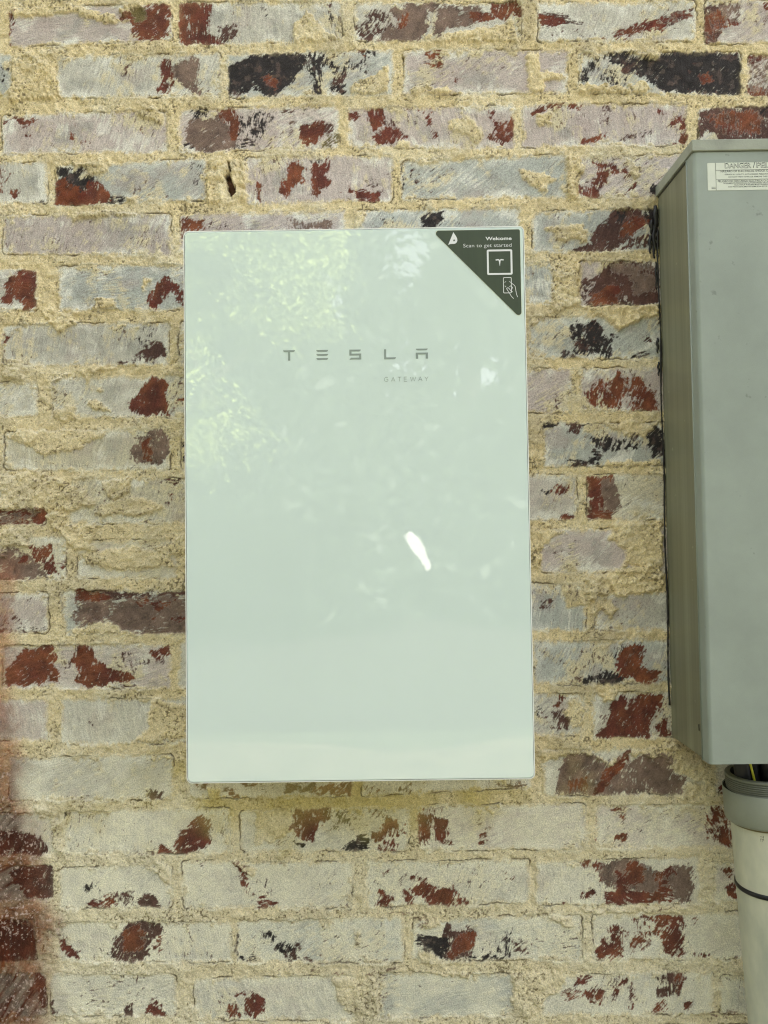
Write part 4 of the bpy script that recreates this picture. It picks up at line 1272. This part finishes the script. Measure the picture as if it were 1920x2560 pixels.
# the dark sticker in the top right corner
stk = rpoly([(0.0945, 0.3256), (0.2003, 0.2165), (0.2003, 0.3256)], [0.0035, 0.0035, 0.0022])
edge = rpoly([(0.0936, 0.3260), (0.2007, 0.2155), (0.2007, 0.3260)], [0.0038, 0.0038, 0.0025])
m_fedge = mat('clear_film_edge', (0.66, 0.70, 0.55), 0.15)
sticker = local(MB().prism(stk, YG-0.00045, YG-0.00022).build('sticker', m_film, E), E)
o = MB().prism(edge, YG-0.0002, YG+0.0002).build('sticker_edge', m_fedge, sticker)
YS = YG-0.00045
def text_mb(s, h, bold=0.0):
    cu = bpy.data.curves.new('t', 'FONT'); cu.body = s; cu.size = 1.0; cu.offset = bold; cu.resolution_u = 3
    to = bpy.data.objects.new('t', cu); C.objects.link(to)
    bpy.context.view_layer.update()
    me = bpy.data.meshes.new_from_object(to.evaluated_get(bpy.context.evaluated_depsgraph_get()))
    v = [tuple(p.co) for p in me.vertices]; f = [tuple(p.vertices) for p in me.polygons]
    bpy.data.objects.remove(to); bpy.data.meshes.remove(me); bpy.data.curves.remove(cu)
    return v, f
def text(mb, s, xl, zb, h, width=None, prefix=None, bold=0.0, y=0.0, right=None):
    v, f = text_mb(s, h, bold)
    ref, _ = text_mb(prefix or s, h, 0.0)
    H0, _ = text_mb('H', h, bold)
    ch = max(p[1] for p in H0)-min(p[1] for p in H0)
    x0 = min(p[0] for p in ref); x1 = max(p[0] for p in ref)
    sz = h/ch; sx = (width/(x1-x0)) if width else sz
    if right is not None: xl = right-(x1-x0)*sx
    mb.add([(xl+(p[0]-x0)*sx, y, zb+p[1]*sz) for p in v], f)
mb = MB()
text(mb, 'Welcome', 0.1590, 0.3130, 0.0042, width=0.0310, bold=0.022, y=YS-0.0001)
mb.build('sticker_heading', m_white, sticker)
mb = MB()
text(mb, 'Scan to get started', 0.1318, 0.3046, 0.0042, width=0.0582, bold=-0.008, y=YS-0.0001)
mb.build('sticker_line', m_white, sticker)
mb = MB()
fo = rrect(0.1600, 0.1906, 0.2706, 0.3014, 0.0018); fi = rrect(0.1622, 0.1884, 0.2728, 0.2992, 0.0006)
mb.ring(fo, fi, YS-0.0002, YS+0.0001)
mb.build('sticker_frame', m_white, sticker)
mb = MB()
tx, tz, k = 0.1753, 0.2897, 0.0100/120
def lg(pts): mb.prism([(tx+x*k, tz-z*k) for x, z in pts], YS-0.0002, YS+0.0001)
lg([(-60, 6), (-55, 22), (-32, 18), (-34, 0)]); lg([(-34, 0), (-32, 18), (-14, 20), (-18, -2)])
lg([(-18, -2), (-14, 20), (0, 100), (2, 100), (2, 14)])
lg([(18, -2), (2, 14), (2, 100), (14, 20)])
lg([(18, -2), (14, 20), (32, 18), (34, 0)]); lg([(34, 0), (32, 18), (55, 22), (60, 6)])
mb.build('sticker_emblem', m_white, sticker)
mb = MB()
dx, dz, k = 0.1137, 0.3081, 0.0153/188
drop = [(0, 0), (10, 22), (80, 188), (92, 168), (110, 140), (126, 112), (136, 85), (137, 60), (128, 36), (112, 20), (90, 12), (60, 12), (30, 10)]
tri = [(72, 52), (89, 88), (105, 52)]
D_ = [(dx+x*k, dz+z*k) for x, z in drop]; T_ = [(dx+x*k, dz+z*k) for x, z in tri]
bits = [[0,1,2],]
mb.prism([D_[0], D_[12], D_[11], D_[10], T_[0], T_[1], D_[2], D_[1]], YS-0.0002, YS+0.0001)
mb.prism([D_[2], T_[1], T_[2], D_[7], D_[6], D_[5], D_[4], D_[3]], YS-0.0002, YS+0.0001)
mb.prism([T_[2], T_[0], D_[10], D_[9], D_[8], D_[7]], YS-0.0002, YS+0.0001)
mb.build('sticker_drop_mark', m_white, sticker)
mb = MB()
px0, pz0, k = 0.1790, 0.2675, 0.01015/130
fo = rrect(px0, px0+130*k, pz0-248*k, pz0, 0.0014); fi = rrect(px0+9*k, px0+121*k, pz0-239*k, pz0-9*k, 0.0009)
mb.ring(fo, fi, YS-0.0002, YS+0.0001)
def st2(pts, w=8): mb.stroke([(px0+(x-1168)*k, pz0-(z-793)*k) for x, z in pts], w*k, YS-0.00035, YS-0.00015)
for cx_, cz_, sx_, sz_ in ((1195, 863, 1, 1), (1277, 863, -1, 1), (1195, 940, 1, -1), (1277, 940, -1, -1)):
    st2([(cx_, cz_+18*sz_), (cx_, cz_+6*sz_), (cx_+6*sx_, cz_), (cx_+18*sx_, cz_)], 6)
st2([(1325, 1128), (1290, 1090), (1262, 1040), (1235, 1000), (1218, 970), (1230, 958), (1245, 958), (1262, 975), (1290, 1015), (1312, 1022)])
st2([(1300, 890), (1330, 912), (1350, 935), (1360, 1000), (1370, 1060), (1385, 1103)])
st2([(1300, 940), (1312, 955), (1300, 975), (1293, 1005)])
mb.build('sticker_pictogram', m_white, sticker)

# ------------------------------------------------------------------ meter box
m_box = mat('grey_box_paint', (0.325, 0.375, 0.325), 0.42, noise=0.20, scale=7, bump=0.00012, bscale=900, specks=0.4)
m_side = mat('grey_box_paint_streaked_shade', (0.245, 0.25, 0.165), 0.42, noise=0.30, scale=26, stretch=(1, 2.2, 0.035), bump=0.00012, bscale=900, specks=1.7)  # darker olive base puts the side's shade into the paint; streaks are its own
m_seal = mat('black_sealant', (0.012, 0.011, 0.010), 0.45, noise=0.3, scale=60)
B0 = empty('meter_box', (0.585, YW, ZP-0.325), 'grey steel utility meter box with a danger label at the right edge', 'meter box')
BX0, BX1 = 0.4248, 0.7450
BT, BB = 0.4480, -0.3255
mb = MB().box(BX0+0.0012, BX1-0.0012, 0.040, YW+0.004, BB+0.001, BT-0.0145)
local(mb.build('box_shell', m_side, B0, bevel=0.0012), B0)
# front cover: a shallow pan folded back over the shell
cv = MB()
cv.prism(rrect(BX0, BX1, 0, 1, 0.0), 0, 1)
cv = MB(); Rb = 0.0045
prof = []
for i in range(7):
    a = math.pi/2*i/6
    prof.append((BX0+Rb-Rb*math.sin(a)*1.0 if False else BX0+Rb*(1-math.cos(math.pi/2-a)) , 0))
L = []
for i in range(9):
    a = math.pi/2*i/8
    L.append((BX0+Rb-Rb*math.cos(a), 0.0322+Rb-Rb*math.sin(a)))
outer = [(BX0-0.0002, 0.0540)]+L+[(2*(BX0+BX1)/2-x, y) for x, y in L[::-1]]+[(BX1+0.0002, 0.0540)]
n = len(outer)
zb, zt_ = BB, BT-0.0150
v = [(x, y, zb) for x, y in outer]+[(x, y, zt_) for x, y in outer]
inn = [(x+(0.0011 if x < 0.585 else -0.0011), max(y, 0.0335)) for x, y in outer]
v += [(x, y, zb) for x, y in inn]+[(x, y, zt_) for x, y in inn]
f = []
for i in range(n-1):
    f += [(i, i+1, n+i+1, n+i), (2*n+i+1, 2*n+i, 3*n+i, 3*n+i+1), (i+1, i, 2*n+i, 2*n+i+1), (n+i, n+i+1, 3*n+i+1, 3*n+i)]
f += [(0, n, 3*n, 2*n), (n-1, 3*n-1, 4*n-1, 2*n-1)]
cover = local(mesh_obj('front_cover', v, f, m_box, B0), B0)
mod = cover.modifiers.new('edge', 'BEVEL'); mod.width = 0.0004; mod.segments = 2; mod.limit_method = 'ANGLE'; mod.angle_limit = math.radians(60)
# little raised rib along the fold of the cover, and the lower lip
rib = MB().tube([(BX0-0.0002, 0.0530, zb), (BX0-0.0002, 0.0530, zt_)], 0.0011, 10)
local(rib.build('cover_rib', m_box, B0, smooth=True), B0)
# lid with a turned-down drip edge
lid = MB().box(BX0-0.0022, BX1+0.0022, 0.0295, YW+0.003, BT-0.0142, BT)
local(lid.build('lid', mat('lid_paint', (0.36, 0.385, 0.31), 0.5, noise=0.28, scale=30, bump=0.0002, bscale=500), B0, bevel=0.0010), B0)
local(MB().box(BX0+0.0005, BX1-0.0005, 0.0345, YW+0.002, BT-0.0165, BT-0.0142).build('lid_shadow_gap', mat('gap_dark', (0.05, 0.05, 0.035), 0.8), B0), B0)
slot = MB().ring(rrect(-0.0009, 0.0009, -0.0042, 0.0042, 0.0008), rrect(-0.0004, 0.0004, -0.0036, 0.0036, 0.0003), -0.0002, 0.0004)
o = slot.build('lock_slot', m_seal, B0); o.rotation_euler = (0, 0, -math.pi/2)
o.location = Vector((BX0-0.0003, 0.062, -0.288+ZP))-Vector(B0.location)
# warning label
m_lab = mat('label_paper', (0.66, 0.70, 0.60), 0.45, noise=0.06, scale=80)
m_blk = mat('label_ink', (0.07, 0.085, 0.075), 0.6)
LX, LT, LB = 0.4420, 0.4190, 0.3842
YL = 0.0322-0.0003
lab = local(MB().prism(rrect(LX, LX+0.125, LB, LT, 0.0010), YL, YL+0.0003).build('warning_label', m_lab, B0), B0)
lab.rotation_euler = (0, 0, 0)
kz = 1/5.53/2030*1.02
def lx(x): return LX+(x-818)*kz
def lz(y): return LT-(y-437)*kz
mb = MB()
def ln(x0, z0, x1, z1, w=0.00035): mb.stroke([(x0, z0), (x1, z1)], w, YL-0.0002, YL+0.0001)
ln(lx(932), LT, lx(932), LB); ln(lx(932), lz(540), LX+0.125, lz(540)); ln(lx(932), lz(672), LX+0.125, lz(672))
ln(lx(1448), lz(515), lx(1472), lz(432), 0.00075)
mb.build('label_rules', m_blk, lab)
mb = MB(); text(mb, 'DANGER', lx(1060), lz(513), 78*kz, width=355*kz, bold=0.035, y=YL-0.00010)
text(mb, 'PELIGRO', lx(1497), lz(513), 78*kz, width=165*kz, prefix='PEL', bold=0.035, y=YL-0.00010)
mb.build('label_heading_outline', m_blk, lab)
mb = MB(); text(mb, 'DANGER', lx(1060), lz(513), 78*kz, width=355*kz, bold=-0.012, y=YL-0.00016)
text(mb, 'PELIGRO', lx(1497), lz(513), 78*kz, width=165*kz, prefix='PEL', bold=-0.012, y=YL-0.00016)
mb.build('label_heading', m_lab, lab)
mb = MB()
for s_, pre, x, yb, h in (
    ('HAZARD OF ELECTRICAL SHOCK OR BURN', 'HAZARD OF ELECTRICAL SHOCK O', 1000, 570, 29),
    ('SERVICE BY UTILITY AUTHORIZED PERSONNEL ONLY', 'SERVICE BY UTILITY AUTHORIZED PERSONN', 1053, 610, 18),
    ('DO NOT PAINT OVER OR REMOVE THIS LABEL', 'DO NOT PAINT OVER OR REMOVE THIS L', 1105, 645, 18),
    ('PELIGRO DE DESCARGA ELECTRICA O QUEMADURA', 'PELIGRO DE DESCARGA ELECTRICA O Q', 957, 708, 28),
    ('SOLAMENTE PERSONAS AUTORIZADAS DE LA EMPRESA', 'SOLAMENTE PERSONAS AUTORIZADAS DE LA ', 1033, 732, 18),
    ('ELECTRICA PUEDEN MANTENARLO', 'ELECTRICA PUEDEN MANTENARLO', 1185, 756, 18),
    ('NO PINTE ENCIMA NI REMUEVA ESTA ETIQUETA', 'NO PINTE ENCIMA NI REMUEVA ESTA E', 1100, 783, 18)):
    text(mb, s_, lx(x), lz(yb), h*kz, width=(1655-x)*kz, prefix=pre, y=YL-0.0001, bold=0.012)
mb.build('label_text', m_blk, lab)
mb = MB()
for yb in (778, 796): mb.box(lx(868), lx(925), YL-0.0001, YL, lz(yb), lz(yb-6))
mb.build('label_small_print', m_blk, lab)
# sealant bead and drips where the box meets the wall
mb = MB()
r2 = np.random.default_rng(5)
path = []; rad = []
z = 0.385
while z > -0.285:
    path.append((BX0-0.0016+0.0008*math.sin(z*33)+r2.normal()*0.0001, YW-0.002, z)); rad.append(max(0.0008, 0.0012+0.0002*math.sin(z*40)+r2.normal()*0.0002)); z -= 0.006
mb.tube(path, rad, 8)
for dx_, z0, z1, r0 in ((-0.007, 0.392, 0.345, 0.0022), (-0.0125, 0.378, 0.352, 0.0020), (-0.004, 0.420, 0.385, 0.0030), (-0.010, 0.400, 0.380, 0.0022), (-0.005, 0.340, 0.300, 0.0010), (-0.0055, 0.232, 0.210, 0.0016), (-0.005, 0.198, 0.178, 0.0011)):
    N = 10
    mb.tube([(BX0+dx_+0.0008*math.sin(i*1.3), YW-0.002, z0+(z1-z0)*i/N) for i in range(N+1)], [r0*(0.5+0.7*math.sin(math.pi*min(1, (i+1)/N)))+0.0002 for i in range(N+1)], 8)
local(mb.build('sealant_bead', m_seal, B0, smooth=True), B0)

# ------------------------------------------------------------------ conduit under the box
m_cpl = mat('grey_pvc', (0.31, 0.335, 0.27), 0.40, noise=0.16, scale=18, bump=0.0001, bscale=700)
m_thr = mat('grey_pvc_thread', (0.21, 0.22, 0.175), 0.45, noise=0.15, scale=30)
m_in = mat('conduit_inside', (0.012, 0.012, 0.012), 0.8)
m_pipe = mat('weathered_white_pvc', (0.68, 0.68, 0.53), 0.36, noise=0.2, scale=17, col2=(0.42, 0.455, 0.37), stretch=(1, 1, 0.45), bump=0.0006, bscale=38, specks=0.6)
m_glue = mat('pvc_cement', (0.22, 0.18, 0.07), 0.4, noise=0.4, scale=90)
m_band = mat('black_band', (0.010, 0.010, 0.011), 0.35)
top = Vector((0.5200, 0.095, -0.3545))
lean = math.atan(15.3/259)
cd = empty('conduit', (0.555, 0.095, 0.0), 'weathered pale conduit pipe with a grey threaded coupling under the meter box', 'conduit')
T0 = Matrix.Translation(top) @ Matrix.Rotation(-lean, 4, 'Y') @ Matrix.Rotation(math.pi, 4, 'X') @ Matrix.Diagonal((1, 1, 1, 1))
def lath(prof, name, m, smooth=True, parent=cd):
    o = MB().lathe(prof, 160, T0).build(name, m, parent, smooth=smooth)
    local(o, cd) if parent is cd else None
    return o
# profile distances run downwards along the axis from the rim
pr = [(0.0400, 0.055), (0.0400, 0.0)]
r0 = 0.0468
pr2 = [(0.0400, 0.0), (r0-0.0010, 0.0), (r0, 0.0008)]
z = 0.0022
for i in range(6):
    pr2 += [(r0, z), (r0, z+0.0008), (r0-0.0030, z+0.0012), (r0-0.0030, z+0.0021)]
    z += 0.0026
pr2 += [(r0-0.0005, z), (r0-0.0005, 0.0195)]
lath(pr, 'inner_wall', m_in)
lath(pr2, 'thread', m_thr)
lath([(r0-0.0006, 0.0195), (0.0506, 0.0195)], 'thread_shadow_seat', m_in)
lath([(0.0503, 0.0193), (0.0503, 0.0177), (0.0508, 0.0175), (0.0512, 0.0180), (0.0512, 0.0565), (0.0500, 0.0590), (0.0470, 0.0600), (0.0445, 0.0600)], 'coupling', m_cpl)
lath([(0.0445, 0.0595), (0.0464, 0.0597), (0.0467, 0.0610), (0.0455, 0.0622), (0.0446, 0.0630)], 'cement_ring', m_glue)
lath([(0.0447, 0.0600), (0.0447, 1.02)], 'pipe', m_pipe)
lath([(0.0447, 0.1405), (0.0462, 0.1410), (0.0466, 0.1430), (0.0466, 0.1450), (0.0460, 0.1462), (0.0447, 0.1465)], 'band', m_band)
mb = MB()
vv, ff = text_mb('TE:', 1)
for a in range(0): pass
Rr = 0.04485
vt = []
for x_, y_, z_ in vv:
    s1 = -y_*0.006/1.0; s2 = x_*0.0062
    ang = math.radians(232)+ -s1/Rr
    p = Vector((Rr*math.cos(ang), -Rr*math.sin(ang), 0.066+s2))
    vt.append(T0 @ p)
mb.add(vt, ff)
local(mb.build('pipe_print', mat('faded_print', (0.16, 0.16, 0.12), 0.7), cd), cd)

def wire(name, pts, r, m, label, cat, group=None):
    o = MB().tube(pts, r, 20).build(name, m, None, smooth=True)
    o.location = (0, 0, ZP)
    o['label'] = label; o['category'] = cat
    if group: o['group'] = group
    return o
m_cab = mat('black_cable', (0.013, 0.013, 0.015), 0.5)
m_yel = mat('yellow_wire', (0.50, 0.50, 0.03), 0.4)
def bez(a, b, n=14, sag=(0, 0, 0)):
    return [tuple(a[i]+(b[i]-a[i])*t+sag[i]*math.sin(math.pi*t) for i in range(3)) for t in [k/n for k in range(n+1)]]
wire('cable', bez((0.486, 0.088, -0.322), (0.497, 0.088, -0.430)), 0.0095, m_cab, 'thick black cable at the left side of the conduit mouth', 'cable', 'black cables going down into the conduit')
wire('cable', bez((0.5055, 0.098, -0.322), (0.5110, 0.098, -0.430)), 0.0090, m_cab, 'thick black cable just behind the yellow wire above the conduit', 'cable', 'black cables going down into the conduit')
wire('cable', bez((0.5180, 0.090, -0.322), (0.5300, 0.090, -0.430)), 0.0075, m_cab, 'black cable right of the yellow wire leading into the conduit', 'cable', 'black cables going down into the conduit')
wire('wire', bez((0.4900, 0.074, -0.322), (0.5020, 0.074, -0.376)), 0.0014, m_yel, 'thin yellow wire dropping into the conduit mouth', 'wire')

# ------------------------------------------------------------------ ground and the garden opposite the wall
m_lawn = mat('lawn', (0.075, 0.080, 0.045), 0.9, noise=0.4, scale=3.0, bump=0.02, bscale=30)
g = MB().box(-60, 60, -80, 40, -0.3, 0.0).build('lawn', m_lawn); g['kind'] = 'structure'
g = MB().box(-16, 16, -20, -4.3, -0.2, 0.006).build('dark_ground_sheet', mat('dark_ground', (0.030, 0.024, 0.018), 0.95, noise=0.5, scale=6, bump=0.02, bscale=25)); g['kind'] = 'structure'  # dark sheet added out of view to dim the lawn's reflection in the glass
mb = MB()
edge_ = [(-12+k*0.4, -3.85+0.16*math.sin(k*1.3)+0.10*math.sin(k*2.9+1)+0.08*math.sin(k*0.37)) for k in range(61)]
nE = len(edge_)
mb.add([(x, y, 0.010) for x, y in edge_]+[(x, -2.2, 0.010) for x, y in edge_], [(k, k+1, nE+k+1, nE+k) for k in range(nE-1)])
g = mb.build('bounce_path', mat('bounce_path_pale', (0.19, 0.16, 0.105), 0.95, noise=0.6, scale=5, bump=0.02, bscale=60)); g['kind'] = 'structure'  # added out of view to bounce warm light onto the lower wall
gr = empty('sliver_building', (0.9, -24, 0), 'white building added out of view to make the thin bright sliver mirrored in the glass', 'building')  # added only for its bright reflection through a slit in the trees
gw = MB().box(-3.2, 3.2, -3, 0, 0, 2.7).build('wall', mat('sliver_white', (0.8, 0.8, 0.77), 0.6, noise=0.05, scale=3), gr)
MB().add([(-3.5, 0.3, 2.7), (3.5, 0.3, 2.7), (3.5, -3.3, 2.7), (-3.5, -3.3, 2.7), (-3.5, -1.5, 4.0), (3.5, -1.5, 4.0)], [(0, 1, 5, 4), (2, 3, 4, 5), (0, 4, 3), (1, 2, 5), (0, 3, 2, 1)]).build('sliver_roof', mat('sliver_roof_dark', (0.06, 0.06, 0.06), 0.8), gr)
# openings cut in the evergreens to shape bright reflections in the glass, as slopes across and up from a point in front of the enclosure
def slope(p): return [((u_-960)/1920+0.0037, (1280-v_)/1920+0.032) for u_, v_ in p]
GAPS = [(slope([(1120, 905), (1180, 880), (1230, 915), (1270, 960), (1230, 985), (1180, 1010), (1120, 1035), (1110, 980), (1140, 950)]), 0.013),
        (slope([(1000, 615), (1055, 608), (1065, 635), (1040, 665), (1010, 640)]), 0.014),
        (slope([(800, 660), (850, 700), (870, 740), (845, 770), (815, 720)]), 0.008),
        (slope([(1060, 1110), (1030, 1180), (1025, 1190)]), 0.003),
        (slope([(1005, 1336), (1012, 1338), (1030, 1353), (1041, 1378), (1053, 1420), (1036, 1388), (1014, 1362)]), 0)]
m_leafA = mat('sunny_leaf', (0.42, 0.50, 0.14), 0.8, noise=0.4, scale=3)
m_leafD = mat('dark_leaf', (0.022, 0.036, 0.014), 0.6, noise=0.4, scale=2)
m_bark = mat('bark', (0.09, 0.07, 0.05), 0.9, noise=0.4, scale=20)
def leaves(name, blobs, n, size, m, seed, parent, gaps=False, clump=False):
    r = np.random.default_rng(seed)
    P = []
    wts = np.array([b[3]*b[4]*b[5] for b in blobs]); wts = wts/wts.sum()
    ch = r.choice(len(blobs), n, p=wts)
    bl = np.array(blobs)[ch]
    d = r.normal(size=(n, 3)); d /= np.linalg.norm(d, axis=1)[:, None]
    rad = r.random(n)**0.4
    P = bl[:, :3]+d*rad[:, None]*bl[:, 3:6]
    P += 0.12*r.normal(size=(n, 3))
    P[:, 2] = np.maximum(P[:, 2], 0.05)
    A = r.normal(size=(n, 3)); A /= np.linalg.norm(A, axis=1)[:, None]
    Bv = np.cross(A, r.normal(size=(n, 3))); Bv /= np.linalg.norm(Bv, axis=1)[:, None]
    s = size*r.uniform(0.6, 1.4, n)[:, None]
    V = np.stack([P-A*s, P+Bv*s*0.55, P+A*s, P-Bv*s*0.55], 1)
    if clump:
        pk = fbm(P[:, 0]+0.7*P[:, 1], P[:, 2]+0.4*P[:, 1], 0.30, 3, 5) > -0.05
        V = V[pk]
    if gaps:
        W = V+np.array(parent.location[:])
        k = np.zeros(n, bool); slit = np.zeros(n, bool)
        for pts, rag in GAPS:
            gy = W[..., 1]; t = (0.916-gy)
            a = (W[..., 0]-0.035)/t; b = (W[..., 2]-1.31)/t
            rg = rag*2.0*(vn(a*110, b*110, 7)+vn(a*230, b*230, 8)-0.45) if rag else 0
            k |= (sdpoly(pts, a, b)+rg > (0 if rag else -0.003)).any(1)
            if not rag:
                slit |= (sdpoly(pts, a.mean(1), b.mean(1)) > -0.0035) | (sdpoly(pts, a, b) > -0.002).any(1)
                k |= slit
        few = k & (r.random(n) < 0.10)
        V[few] = P[few][:, None]+(V[few]-P[few][:, None])*0.35
        V = V[~k | (few & ~slit)]
    V = V.reshape(-1, 3)
    F = np.arange(len(V)).reshape(-1, 4)
    o = np_mesh(name, V, F, m, parent)
    return o
def tree(name, x, y, h, blobs, n, size, m, seed, label, group=None):
    e = empty(name, (x, y, 0), label, 'tree', group)
    t = MB()
    pts = [(0.05*h*0.1*math.sin(i*1.7), 0.05*h*0.1*math.cos(i*1.1), h*i/8) for i in range(9)]
    t.tube(pts, [0.03*h*(1-0.8*i/8)+0.02 for i in range(9)], 10)
    r = np.random.default_rng(seed+1)
    for b in (blobs[:14] if m is m_leafA else []):
        p0 = pts[int(r.integers(3, 8))]
        q1 = (b[0]-x, b[1]-y, b[2])
        mid = ((p0[0]+q1[0])/2, (p0[1]+q1[1])/2, (p0[2]+q1[2])/2+0.1)
        t.tube([p0, mid, q1], [0.008*h, 0.005*h, 0.01], 6)
    t.build('trunk', m_bark, e, smooth=True)
    leaves('crown', [(b[0]-x, b[1]-y)+tuple(b[2:]) for b in blobs], n, size, m, seed, e, gaps=(m is m_leafD), clump=(m is m_leafA))
    return e
def ref(u_, v_, L):
    """where a viewer in front of the enclosure sees the mirror image of something L metres out from the glass"""
    dx_ = (u_-960)/1920+0.0037; dz_ = (1280-v_)/1920+0.032
    return (0.035+dx_*(L+0.916), -L, ZP-0.042+dz_*(L+0.916))
r3 = np.random.default_rng(21)
bl = []
for (u_, v_, s_) in [(480, 600, .55), (560, 640, .55), (640, 610, .5), (720, 660, .5), (780, 640, .35), (540, 740, .5), (640, 740, .45), (720, 760, .4), (770, 820, .3), (470, 700, .5), (700, 850, .2),
                     (500, 860, .15), (470, 1000, .3), (540, 1030, .25), (600, 1080, .25), (500, 1120, .3), (620, 1120, .18), (530, 1190, .15), (440, 1080, .4), (300, 900, .9), (350, 600, .9), (420, 500, .8), (560, 480, .7), (700, 500, .6)]:
    p = ref(u_, v_, 6.5+r3.uniform(-.4, .4))
    bl.append((p[0], p[1], p[2], s_*0.8, s_*0.8, s_*0.62))
tree('maple_tree', -2.6, -7.0, 5.0, bl, 150000, 0.022, m_leafA, 3, 'bright green sunlit maple tree in front of the dark evergreens')
# the dark evergreens; the near ones at the left are added to block light
for i, (x, y, h, w) in enumerate([(-9, -11, 9, 2.6), (-5.5, -12, 10, 2.6), (-2.2, -11.5, 9.5, 2.5), (1.5, -12.2, 9.4, 2.5), (5.6, -12, 9.5, 2.6), (8.8, -11, 9, 2.7), (-4.6, -2.2, 6.5, 1.9), (-5.4, -4.8, 7, 2.0), (-7.2, -7, 7, 2.0), (3.2, -13.5, 9.6, 2.6), (-3.8, -13.5, 9, 2.6), (-0.6, -13.8, 10, 2.6), (2.4, -10.5, 3.0, 1.7), (-1.0, -10.2, 3.2, 1.7)]):
    bl = []
    for k in range(16):
        z = 0.4+h*0.95*k/16
        ww = w*(1-0.75*k/16)
        for j in range(3):
            a = r3.uniform(0, 6.28)
            bl.append((x+ww*0.35*math.cos(a), y+ww*0.35*math.sin(a), z, ww*0.6, ww*0.6, 0.5))
    tree('evergreen_tree', x, y, h, bl, 18000 if h > 4 else 7000, 0.11, m_leafD, 40+i, 'dark dense evergreen tree standing out of view around the lawn', 'dark evergreens around the lawn, the near left ones added to block light')
